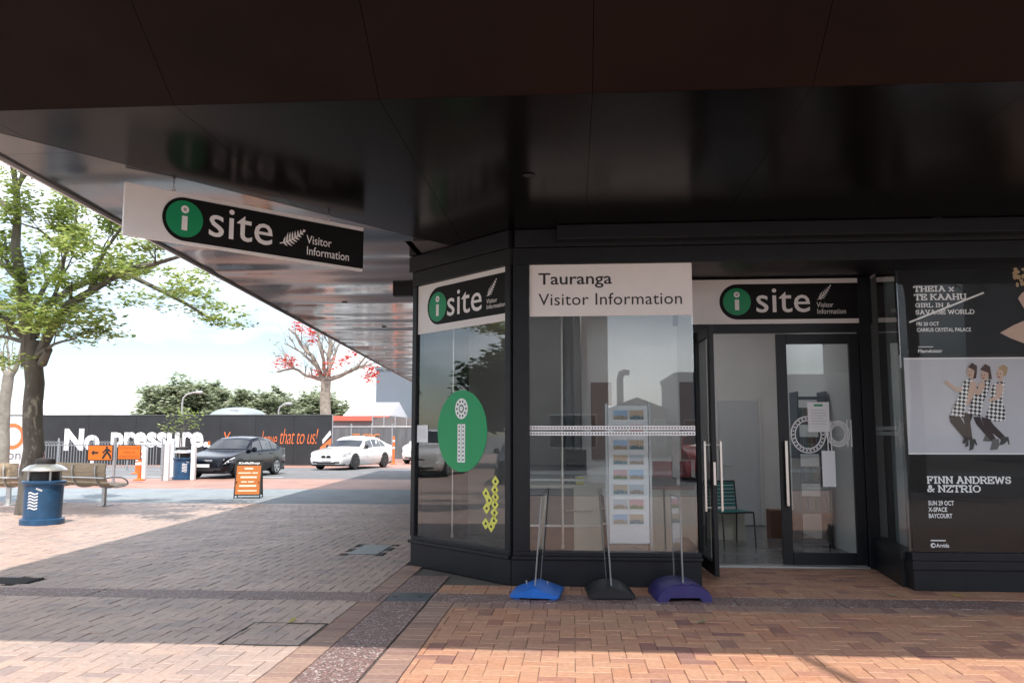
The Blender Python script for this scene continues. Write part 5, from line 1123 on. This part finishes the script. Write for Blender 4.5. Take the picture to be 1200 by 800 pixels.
car('parked_car', 'black saloon car facing the viewer beyond the sandwich board', (-12.55, 31.0, 0), math.radians(-7), m_cb, 4.73, 1.81, 1.46)
m_rimd = M('dark rim', (.05, .05, .055), .35, .8)
lowtop = [(0, .62), (.010, .72), (.04, .78), (.12, .85), (.22, .92), (.31, .97), (.38, 1.16), (.44, 1.34), (.49, 1.41), (.57, 1.45), (.66, 1.43), (.74, 1.35), (.81, 1.21), (.875, 1.09), (.94, 1.07), (.985, 1.04), (1, .93)]
car('parked_car', 'white saloon car with twin oval grilles in front of the grey mesh fence', (-10.15, 38.6, 0), math.radians(-14), m_cw, 4.9, 1.86, 1.47, top=lowtop, style='b', rim_col=m_rimd, wr=.335)
suvtop = [(0, .75), (.012, .86), (.05, .95), (.14, 1.03), (.24, 1.10), (.28, 1.14), (.34, 1.36), (.40, 1.58), (.46, 1.66), (.55, 1.69), (.7, 1.68), (.85, 1.63), (.93, 1.45), (.97, 1.1), (1, .9)]
car('parked_car', 'white off-road wagon half hidden behind the corner window', (-7.95, 46.6, 0), math.radians(-8), m_cw, 4.7, 1.85, 1.45, top=suvtop, glz=(.29, .40, .87, .95), wr=.36)

# ------------------------------------------------------------------ trees
m_bark = M('grey bark', (.13, .115, .095), .9, var=.35, vs=5, bump=.6, bs=14, stretch=(1, 1, .35)); m_bark2 = M('pale bark', (.26, .23, .19), .9, var=.3, vs=4, bump=.4, bs=10)
lf1 = leaf_mat('bright green leaf', (.17, .24, .05), (.34, .43, .10), (.50, .56, .20)); lf2 = leaf_mat('grey green leaf', (.20, .25, .13), (.36, .40, .25), (.52, .54, .42)); lf3 = leaf_mat('coral petal', (.55, .05, .022), (.72, .085, .04), (.62, .065, .03)); lf4 = leaf_mat('dark green leaf', (.03, .06, .02), (.05, .09, .03), (.09, .13, .05))
def wig(pts, n, amp, rg):
    """resample a polyline with a little wander"""
    pts = [Vector(p) for p in pts]; seg = [(b - a).length for a, b in zip(pts, pts[1:])]; tot = sum(seg); res = []
    for i in range(n + 1):
        d = tot * i / n; k = 0
        while k < len(seg) - 1 and d > seg[k]: d -= seg[k]; k += 1
        p = pts[k].lerp(pts[k + 1], min(1, d / max(seg[k], 1e-6))); 
        if 0 < i < n: p = p + Vector((rg.uniform(-1, 1), rg.uniform(-1, 1), rg.uniform(-1, 1))) * amp
        res.append(p)
    return res
def twigs(mb, pts, r0, depth, rg, tips, spread=.7, ln=1., up=.25, num=4, taper=.3):
    n = len(pts); mb.tube(pts, [r0 * (1 - (1 - taper) * i / (n - 1)) for i in range(n)], 8 if depth > 1 else 5, caps=False)
    if depth <= 0: tips.append(pts[-1]); tips.append(pts[len(pts) // 2]); return
    for k in range(num):
        f = .3 + .7 * (k + rg.random() * .6) / num; i = min(n - 1, int(f * (n - 1))); b = pts[i]; d = (pts[min(i + 1, n - 1)] - pts[max(i - 1, 0)]).normalized()
        nd = (d + Vector((rg.uniform(-1, 1), rg.uniform(-1, 1), rg.uniform(-.5, .8))) * spread + Vector((0, 0, up))).normalized(); L_ = ln * rg.uniform(.6, 1.1)
        e = b + nd * L_; q = wig([b, b + nd * L_ * .5 + Vector((0, 0, .04 * L_)), e], 4, L_ * .05, rg); rr = r0 * (1 - (1 - taper) * f) * .55
        twigs(mb, q, max(.006, rr), depth - 1, rg, tips, spread, ln * .6, up, num, taper)
def foliage(tips, per, rad, size, rg, flat=.5, elong=2.2):
    mb = MB(); vs_ = mb.v; fs_ = mb.f
    for c_ in tips:
        for _ in range(per):
            p = c_ + Vector((rg.gauss(0, rad), rg.gauss(0, rad), rg.gauss(0, rad * flat))); a = rg.uniform(0, 6.283); u = Vector((math.cos(a), math.sin(a), rg.uniform(-.5, .3))).normalized(); v = u.cross(Vector((rg.uniform(-.5, .5), rg.uniform(-.5, .5), 1))).normalized()
            s_ = size * rg.uniform(.6, 1.3); o = len(vs_); vs_ += [tuple(p - u * s_ * elong * .5), tuple(p + v * s_ * .5), tuple(p + u * s_ * elong * .5), tuple(p - v * s_ * .5)]; fs_.append((o, o + 1, o + 2, o + 3))
    return mb
def px_tree(name, label, base_px, Y, trunk, limbs, bark, leafm, r0, per, rad, size, seed, depth=2, ln=1.0, flat=.45, num=4, group='street trees', crown_name='crown', rfac=1., up=.25, extra=()):
    rg = random.Random(seed); base = onz(*base_px) if Y is None else P(*base_px, Y); base.z = 0; Yb = base.y
    t_ = thing(name, label, 'tree', base, 0, group); loc = lambda p: P(p[0], p[1], Yb + p[2]) - base
    tr = [loc(p) for p in trunk]; tr[0].z = -.02; mb = MB(); q = wig(tr, 8, r0 * .12, rg); n = len(q)
    mb.tube(q, [r0 * (1.45 if i == 0 else 1.12 - .25 * i / n) for i in range(n)], 12, caps=False); mb.build('trunk', bark, t_, smooth=True)
    tips = []; lb = MB()
    for pts, r in limbs: twigs(lb, wig([loc(p) for p in pts], 7, r * .5, rg), r, depth, rg, tips, ln=ln, num=num, up=up)
    lb.build('limbs', bark, t_, smooth=True, fix=False)
    if leafm:
        for e in extra: tips += [loc(e) + Vector((rg.gauss(0, .3), rg.gauss(0, .5), rg.gauss(0, .12))) for _ in range(5)]
        o = foliage(tips, per, rad, size, rg, flat).build(crown_name, leafm, t_, fix=False)
    return t_, tips
# near street tree, limbs followed from the picture (third number = metres nearer or farther)
limbs1 = [([(34, 430, 0), (24, 330, -.3), (16, 250, -.6), (14, 190, -1.0)], .15), ([(16, 225, -.6), (30, 205, -1.2), (60, 190, -1.8)], .07), ([(14, 250, -.5), (-20, 215, -.5), (-60, 200, 0)], .07),
          ([(44, 420, 0), (70, 365, -.4), (105, 340, -1.0), (150, 318, -1.6), (212, 300, -2.4)], .10), ([(40, 395, 0), (62, 350, .3), (110, 325, .5), (165, 325, .8), (200, 345, 1.0), (250, 375, 1.2)], .085),
          ([(30, 380, 0), (55, 330, .6), (75, 305, 1.0), (95, 250, 1.6), (75, 225, 1.6)], .06), ([(60, 355, 0), (80, 300, -.6), (50, 270, -1.0), (25, 262, -1.2)], .045), ([(36, 400, 0), (10, 375, -.4), (-30, 360, -1.0), (-90, 345, -1.4)], .085),
          ([(28, 330, 0), (-10, 300, .5), (-60, 280, 1.0)], .06), ([(105, 340, -1.0), (120, 300, -1.2), (140, 270, -1.5), (165, 262, -1.8)], .04), ([(40, 420, 0), (60, 405, -.8), (90, 395, -1.6)], .045), ([(34, 400, 0), (0, 395, .6), (-40, 400, 1.2)], .05)]
t1, tips1 = px_tree('street_tree', 'large spreading street tree with bright green feathery leaves left of the bin', (34, 602), None, [(34, 602, 0), (38, 540, 0), (40, 470, 0), (38, 400, 0)], limbs1, m_bark, lf1, .180, 46, .17, .062, 4, depth=2, ln=1.0, flat=.28, num=4, up=.1,
                    extra=[(50, 360, 0), (75, 350, -.5), (20, 375, -.5), (95, 365, .3), (130, 300, -1.5), (105, 285, -1.5), (160, 300, -1), (190, 320, 0), (225, 345, .6), (255, 362, 1), (10, 350, 0), (35, 345, -1), (65, 380, -1), (95, 385, -1), (240, 335, 0), (145, 345, 0), (30, 310, 0), (5, 420, -1)])
# cut branch stub
s0 = P(50, 425, t1.location.y - .1) - t1.location; s1 = P(57, 410, t1.location.y - .7) - t1.location
MB().tube([s0, s0.lerp(s1, .6), s1], [.09, .075, .07], 10).build('sawn_stub', m_bark, t1, smooth=True)
limbs2 = [([(10, 445, 0), (0, 415, 0), (-10, 395, 0)], .08), ([(10, 445, 0), (22, 420, 0), (32, 385, -.3), (25, 350, -.3)], .09), ([(12, 440, 0), (8, 400, .5), (18, 370, .5)], .05)]
px_tree('street_tree', 'slimmer pale street tree behind the large one at the left edge', (3, 556), 24.0, [(3, 560, 0), (4, 500, 0), (8, 450, 0), (10, 440, 0)], limbs2, m_bark2, lf1, .17, 5, .2, .06, 8, depth=2, ln=1.0, num=3)
# coral tree beyond the hoarding
limbs3 = [([(382, 448, 0), (372, 425, 0), (358, 410, 0), (338, 385, 0)], .2), ([(380, 446, 0), (360, 440, .5), (345, 432, .5), (325, 435, .5)], .15), ([(384, 445, 0), (386, 415, 0), (388, 385, 0)], .22), ([(384, 445, 0), (400, 440, 0), (418, 432, -.5), (429, 416, -.5)], .18), ([(382, 440, 0), (376, 410, -1), (372, 385, -1), (365, 375, -1)], .15),
          ([(386, 432, 0), (394, 410, 1), (402, 397, 1)], .14), ([(370, 428, 0), (350, 410, 1), (333, 402, 1)], .12), ([(415, 433, 0), (430, 428, 0), (440, 430, 0)], .09), ([(345, 430, 0), (335, 422, 0), (330, 420, 0)], .07)]
t3, tips3 = px_tree('coral_tree', 'bare branched coral tree with red orange blossoms behind the hoarding', (382, 500), 56.0, [(382, 520, 0), (382, 487, 0), (381, 460, 0), (382, 446, 0)], limbs3, m_bark2, None, .38, 1, .2, .1, 11, depth=2, ln=1.7, num=5)
rg = random.Random(6); blos = []
for px, py, k_ in ((365, 395, 10), (369, 388, 10), (330, 428, 9), (342, 425, 10), (378, 435, 9), (372, 440, 7), (398, 423, 6), (404, 420, 5), (417, 412, 5), (432, 435, 9), (437, 440, 7), (384, 428, 6), (350, 378, 4), (430, 444, 5), (440, 432, 4), (357, 383, 5)):
    for _ in range(k_): blos.append(P(px, py, 56 + rg.uniform(-1, 1)) - t3.location + Vector((rg.gauss(0, .28), 0, rg.gauss(0, .22))))
foliage(blos, 13, .15, .15, rg, .8, 1.6).build('blossom', lf3, t3, fix=False)
few = random.Random(3).sample(tips3, min(60, len(tips3))); foliage(few, 3, .2, .14, rg, .6).build('crown', lf2, t3, fix=False)
# street tree beside the frame, throwing dappled shade on the paving
def free_tree(label, base, h, seed, spread=3.2):
    rg = random.Random(seed); t_ = thing('street_tree', label, 'tree', (*base, 0), 0, 'street trees'); mb = MB(); tr = wig([(0, 0, -.02), (.05, .02, 1.4), (0, 0, h * .5)], 8, .02, rg); mb.tube(tr, [.24, .2, .19, .18, .18, .17, .17, .16, .15], 12, caps=False); mb.build('trunk', m_bark, t_, smooth=True)
    lb = MB(); tips = []
    for i in range(9):
        an = i * 2.4 + rg.uniform(-.3, .3); e = Vector((spread * math.cos(an) * rg.uniform(.6, 1), spread * math.sin(an) * rg.uniform(.6, 1), h * rg.uniform(.72, .98))); z0 = h * rg.uniform(.38, .5)
        twigs(lb, wig([(0, 0, z0), e * .45 + Vector((0, 0, z0 * .55)), e], 7, .06, rg), .075, 2, rg, tips, ln=.95, num=4, up=.1)
    lb.build('limbs', m_bark, t_, smooth=True, fix=False); foliage(tips, 46, .2, .062, rg, .3).build('crown', lf1, t_, fix=False)
free_tree('street tree just outside the left edge shading the paving', (-11.0, 7.4), 6.1, 41, 4.5)
# sapling
sl = [([(213, 515, 0), (208, 500, 0), (200, 492, 0)], .02), ([(213, 510, 0), (216, 495, 0), (214, 483, 0)], .02), ([(213, 505, 0), (220, 497, 0), (226, 490, 0)], .018), ([(213, 512, 0), (205, 508, 0), (198, 505, 0)], .018), ([(213, 502, 0), (222, 503, 0), (224, 500, 0)], .015)]
px_tree('sapling', 'thin bright green sapling growing above the far litter bin', (213, 557), None, [(213, 557, 0), (213, 530, 0), (213, 505, 0)], sl, m_bark, lf1, .03, 9, .11, .07, 13, depth=1, ln=.5, num=3)
# rounded evergreen trees
def round_tree(label, px0, px1, py_top, Y, seed, leafm=lf2, dens=1., name='evergreen_tree', group='rounded evergreens behind the hoarding', base=None, wid=None, hgt=None, sz=.20):
    rg = random.Random(seed)
    if base is None:
        a, b = P(px0, 487, Y), P(px1, 487, Y); top = P((px0 + px1) / 2, py_top, Y).z; cx_, wid_ = (a.x + b.x) / 2, (b.x - a.x) / 2
    else: cx_, Y = base; wid_ = wid; top = hgt
    t_ = thing(name, label, 'tree', (cx_, Y, 0), 0, group); mb = MB(); tips = []
    mb.tube([(0, 0, -.02), (.1, 0, top * .25), (0, .1, top * .45)], [.32, .26, .2], 8, caps=False); mb.build('trunk', m_bark, t_, smooth=True)
    lb = MB(); nl = int(70 * dens)
    for i in range(nl):
        an = rg.uniform(0, 6.283); el = math.asin(rg.uniform(-.25, 1)); r_ = rg.uniform(.75, 1.0) * (1 + .12 * math.sin(an * 3 + seed) + .1 * rg.gauss(0, 1))
        c_ = Vector((wid_ * r_ * math.cos(el) * math.cos(an), wid_ * .9 * r_ * math.cos(el) * math.sin(an), top * .48 + top * .50 * r_ * math.sin(el))); c_.z = min(c_.z, top * 1.03)
        if i % 3 == 0: lb.tube([(0, .1, top * .4), c_ * .6 + Vector((0, 0, top * .15)), c_], [.12, .06, .02], 5, caps=False)
        for _ in range(7): tips.append(c_ + Vector((rg.gauss(0, wid_ * .11), rg.gauss(0, wid_ * .11), rg.gauss(0, top * .05))))
    lb.build('limbs', m_bark, t_, fix=False); foliage(tips, int(20), wid_ * .05 + .06, sz, rg, .8, 1.7).build('crown', leafm, t_, fix=False)
    return t_
round_tree('tallest rounded grey green tree behind the hoarding, left of the dome', 172, 252, 445, 72, 21, dens=1.5, sz=.26)
round_tree('lower rounded grey green tree peeking out right of the tallest evergreen', 216, 280, 454, 76, 22, dens=1.4, sz=.26)
round_tree('rounded grey green tree directly behind the dome roof', 270, 348, 457, 74, 23, dens=1.5, sz=.26)
round_tree('small rounded grey green tree behind the coral tree trunk', 335, 412, 462, 78, 24, dens=1.5, sz=.26)
round_tree('low distant tree at the left end behind the white roof', 160, 190, 477, 90, 25, dens=.7)

# ------------------------------------------------------------------ background buildings
m_wr = M('white membrane roof', (.78, .79, .80), .6); m_gw = M('grey rendered wall', (.13, .15, .175), .8, var=.05, vs=.3)
Yb = 66.0; a = P(-120, 455, Yb); b = P(166, 487, Yb)
t = thing('white_hall', 'large white roofed hall behind the hoarding at the left', 'building', ((a.x + b.x) / 2, Yb, 0))
MB().add([(a.x - 10, Yb, 0), (b.x, Yb, 0), (b.x, Yb + 14, 0), (a.x - 10, Yb + 14, 0), (a.x - 10, Yb, b.z - .3), (b.x, Yb, b.z - .3), (b.x, Yb + 14, b.z - .3), (a.x - 10, Yb + 14, b.z - .3)], [(0, 1, 5, 4), (1, 2, 6, 5), (2, 3, 7, 6), (3, 0, 4, 7)]).build('wall', m_wr, t, world=True)
zr = P(30, 466, Yb).z; xm = P(20, 466, Yb).x
MB().prism([(a.x - 10, b.z - .3), (b.x + .3, b.z - .3), (xm, zr), (a.x - 10, zr)], Yb - .4, Yb + 14.4).build('roof', m_wr, t, world=True)
Yd = 60.0; a = P(234, 487.5, Yd); b = P(299, 487.5, Yd); zt2 = P(266, 476, Yd).z; t = thing('dome_pavilion', 'pale shallow dome roof rising behind the black hoarding', 'building', ((a.x + b.x) / 2, Yd + 2, 0)); rd = (b.x - a.x) / 2
prof = [(rd * math.cos(q_), a.z + (zt2 - a.z) * math.sin(q_)) for q_ in [i * math.pi / 2 / 10 for i in range(11)]]; prof[-1] = (.02, zt2)
MB().lathe([(rd, a.z - .25)] + prof, 40).build('dome_roof', M('dome pale', (.26, .30, .31), .5), t, smooth=True); MB().lathe([(rd * .95, 0), (rd * .95, a.z - .251)], 32).build('drum_wall', m_gw, t, smooth=True)
c_ = P(272, 483, Yd); MB().box(c_.x - .3 - t.location.x, c_.x + .3 - t.location.x, -rd * .83, -rd * .80, c_.z - .3, c_.z + .2).build('roof_hatch', m_steel, t)
Yg = 70.0; a = P(441, 433, Yg); b = P(520, 433, Yg)
t = thing('grey_building', 'tall plain blue grey wall of a building beyond the canopy end', 'building', ((a.x + b.x) / 2, Yg, 0)); MB().box(a.x, b.x + 8, Yg, Yg + 12, 0, a.z).build('wall', m_gw, t, world=True); MB().box(a.x - .1, b.x + 8.1, Yg - .1, Yg + 12.1, a.z + .002, a.z + .25).build('parapet', m_gw, t, world=True); MB().box(a.x + 2, a.x + 4.5, Yg - .04, Yg - .001, 0, 3).build('door', m_steel, t, world=True)
Yk = 62.0; a = P(402, 469.5, Yk); b = P(441, 487, Yk); c_ = P(390, 493, Yk)
t = thing('low_shop', 'low white building with red fascia beside the grey wall', 'building', (b.x - 3, Yk, 0)); MB().box(c_.x, b.x + 1, Yk, Yk + 7, 0, b.z - .02).build('wall', M('low shop wall', (.22, .22, .23), .8), t, world=True)
MB().box(c_.x - .1, b.x + 1, Yk - .5, Yk - .02, c_.z, b.z).build('fascia', M('red fascia', (.52, .13, .09), .6), t, world=True)
zz = b.z; MB().add([(a.x, Yk, zz), (b.x + 1, Yk, zz), (b.x + 1, Yk + 7, zz), (a.x, Yk + 7, zz), (a.x + .0, Yk + 3.5, a.z), (b.x + 1, Yk + 3.5, a.z)], [(0, 1, 5, 4), (1, 2, 5), (2, 3, 4, 5), (3, 0, 4)]).build('roof', m_wr, t, world=True)
MB().box(a.x + .3, a.x + 1.9, Yk - .03, Yk - .001, 1, 2.2).build('window', m_cgl, t, world=True)
Yc = 56.0; a = P(437, 489, Yc); b = P(490, 487, Yc); t = thing('shade_fence', 'taller grey covered fence panels in front of the blue grey wall', 'fence', ((a.x + b.x) / 2, Yc, 0)); xs_ = [a.x + (b.x - a.x) * i / 4 for i in range(5)]
for p_, q_ in zip(xs_, xs_[1:]): MB().box(p_ + .02, q_ - .02, Yc, Yc + .03, .1, a.z).build('mesh_panel', M('brown grey mesh', (.15, .14, .135), .8, var=.2, vs=1), t, world=True)
for p_ in xs_: MB().tube([(p_, Yc - .05, 0), (p_, Yc - .05, a.z + .15)], .05, 8).build('post', m_steel, t, world=True)
def lamp(label, pts, Y):
    p0 = P(pts[0][0], 500, Y); t_ = thing('street_lamp', label, 'street lamp', (p0.x, Y, 0), 0, 'curved street lamps'); q = [Vector((0, 0, 0))] + [P(x_, y_, Y) - Vector((p0.x, Y, 0)) for x_, y_ in pts]
    MB().tube(q, [.1] + [.07] * (len(q) - 1), 8).build('curved_pole', m_lid, t_, smooth=True); e = q[-1]; MB().lathe([(.05, -.25), (.13, -.1), (.13, .3), (.04, .4)], 8, tuple(e), 'x').build('lamp_head', m_lid, t_)
lamp('curved street lamp in front of the tallest evergreen', [(213.5, 486), (213.5, 473), (215, 466), (219, 462), (226, 460), (232, 459.5)], 64.0)
lamp('curved street lamp left of the coral tree trunk', [(326.5, 486), (326.5, 482), (328, 477), (332, 474), (337, 473)], 66.0)

# ------------------------------------------------------------------ the street behind the viewer, seen in the window reflections
m_glr = M('far window glass', (.05, .06, .07), .08, spec=.8)
def block(name, label, x0, x1, y0, y1, h, wall, nw, nf, parapet=.3):
    t_ = thing(name, label, 'building', ((x0 + x1) / 2, (y0 + y1) / 2, 0)); MB().box(x0, x1, y0, y1, 0, h).build('wall', wall, t_, world=True); MB().box(x0 - .1, x1 + .1, y0 - .1, y1 + .1, h + .002, h + parapet).build('parapet', wall, t_, world=True)
    for f in range(nf):
        for i in range(nw):
            cx_ = x0 + (x1 - x0) * (i + .5) / nw; ww = (x1 - x0) / nw * .32; z0 = .9 + f * 3.1
            o = MB().box(cx_ - ww - .06, cx_ + ww + .06, y1 + .001, y1 + .05, z0 - .06, z0 + 1.7).build('window', m_white, t_, world=True); q = MB().box(cx_ - ww, cx_ + ww, y1 + .051, y1 + .055, z0, z0 + 1.62); q.v = [tuple(Vector(v_) - t_.location) for v_ in q.v]; q.build('pane', m_glr, o)
    return t_
block('office_block', 'blue grey office block reflected at the right of the main window', 7.2, 22, -52, -42, 5.6, M('office grey', (.24, .28, .31), .7), 5, 1)
block('corner_shop', 'tall pale rendered block reflected in the main window', -24, 1.8, -38, -26, 11.5, M('pale render', (.34, .32, .30), .8), 7, 1)
t = block('kitchen_building', 'low dark roofed building with bent flue reflected in the main window', 2.4, 6.6, -52, -43, 3.0, M('brown brick', (.16, .10, .08), .85), 4, 1)
MB().prism([(2.2, 3.31), (6.8, 3.31), (4.5, 4.2)], -52.4, -42.7).build('roof', M('dark roof', (.05, .05, .055), .7), t, world=True)
MB().tube([(3.4, -44, 3.6), (3.4, -44, 5.6), (3.5, -44, 5.95), (3.8, -44, 6.1), (4.1, -44, 6.05)], .25, 12).build('flue', m_steel, t, world=True, smooth=True)
block('hotel_block', 'white terrace fronted block reflected in the closed door glass', 26, 46, -40, -24, 12, M('hotel white', (.55, .55, .54), .7), 6, 4)
G_ = 'dense trees reflected in the corner window'
round_tree('dense dark tree across the side street, nearer one reflected in corner window', 0, 0, 0, 0, 31, lf4, 1.2, 'broad_tree', G_, base=(-34, 10), wid=3.6, hgt=6.0, sz=.3)
round_tree('dense dark tree across the side street, farther one reflected in corner window', 0, 0, 0, 0, 32, lf4, 1.2, 'broad_tree', G_, base=(-36, 21), wid=3.6, hgt=5.6, sz=.3)
round_tree('dense dark tree by the street corner, reflected left in corner window', 0, 0, 0, 0, 33, lf4, 1.2, 'broad_tree', G_, base=(-35, 0), wid=3.4, hgt=5.8, sz=.3)
car('parked_car', 'dark parked car seen only as reflection in the corner window', (-20, 9.6, 0), math.radians(90), m_cb, 4.7, 1.8, 1.47)
car('parked_car', 'white van-like wagon seen only as reflection in the corner window', (-24.5, 13.5, 0), math.radians(95), m_cw, 4.9, 1.9, 1.5, top=suvtop, glz=(.29, .40, .87, .95), wr=.36)
m_cr = M('red car paint', (.35, .012, .015), .25, coat=1.0)
car('parked_car', 'red wagon across the street seen only as reflection in the main window', (4.6, -13.2, 0), math.radians(180), m_cr, 4.7, 1.85, 1.45, top=suvtop, glz=(.29, .40, .87, .95), wr=.36)
# palm
rg = random.Random(12); t = thing('palm_tree', 'palm tree reflected in the upper poster window', 'tree', (9.35, -6.5, 0), 0); MB().tube([(0, 0, -.02), (.1, 0, 2.5), (.05, .05, 5.2), (0, 0, 6.2)], [.24, .15, .14, .16], 10).build('trunk', m_bark, t, smooth=True); mb = MB()
for i in range(26):
    an = rg.uniform(0, 6.283); e = rg.uniform(-.2, 1.1); ln_ = rg.uniform(1.7, 2.4); d = Vector((math.cos(an), math.sin(an), 0)); prev = None
    for j in range(8):
        f = j / 7; p = Vector((0, 0, 6.2)) + d * ln_ * f * math.cos(e * (1 - f * .5)) + Vector((0, 0, math.sin(e) * ln_ * f - 1.1 * f * f * ln_ * .5)); sd = Vector((-d.y, d.x, 0))
        if prev is not None:
            for s_ in (-1, 1):
                for q_ in range(3):
                    b_ = prev.lerp(p, q_ / 3); tip = b_ + sd * s_ * .45 * (1 - f * .6) + d * .18 - Vector((0, 0, .16)); mb.add([b_, b_ + d * .04, tip], [(0, 1, 2)])
        prev = p
mb.build('crown', lf4, t, fix=False)
# tall pole near the viewer; its shadow falls on the sunlit bricks
t = thing('street_pole', 'tall slim street pole whose shadow falls on the sunlit orange bricks', 'pole', (2.8, .9, 0)); MB().lathe([(.09, 0), (.085, .3), (.06, .35), (.045, 13.6)], 16).build('shaft', m_dark, t, smooth=True)
MB().tube([(0, 0, 13.3), (.16, -.1, 13.6), (.5, -.3, 13.75)], .035, 8).build('lamp_arm', m_dark, t, smooth=True); MB().lathe([(.03, -.2), (.12, -.1), (.12, .3), (.04, .36)], 10, (.6, -.36, 13.74), 'x').build('lamp_head', m_steel, t)
# fallen leaves
rg = random.Random(17)
for i_, (px, py, lab) in enumerate(((343, 727, 'yellow green fallen leaf on the brick infilled cover'), (1045, 698, 'yellow fallen leaf in front of the poster window corner'), (1120, 698, 'pale yellow fallen leaf further right along the speckled band'), (822, 729, 'grey green fallen leaf on orange bricks below the purple stand'))):
    t = thing('fallen_leaf', lab, 'leaf', onz(px, py, .003), rg.uniform(0, 3)); m_ = M('dry leaf %d' % (i_ % 2), ((.42, .36, .05), (.22, .24, .12))[i_ % 2 if i_ < 3 else 1], .7)
    MB().add([(-.06, 0, .004), (-.02, -.022, .012), (.03, -.018, .008), (.065, 0, .016), (.03, .02, .010), (-.02, .022, .006)], [(0, 1, 5), (1, 2, 4, 5), (2, 3, 4)]).build('blade', m_, t, fix=False); MB().tube([(-.06, 0, .004), (-.085, .006, .002)], .002, 5).build('stalk', m_, t)
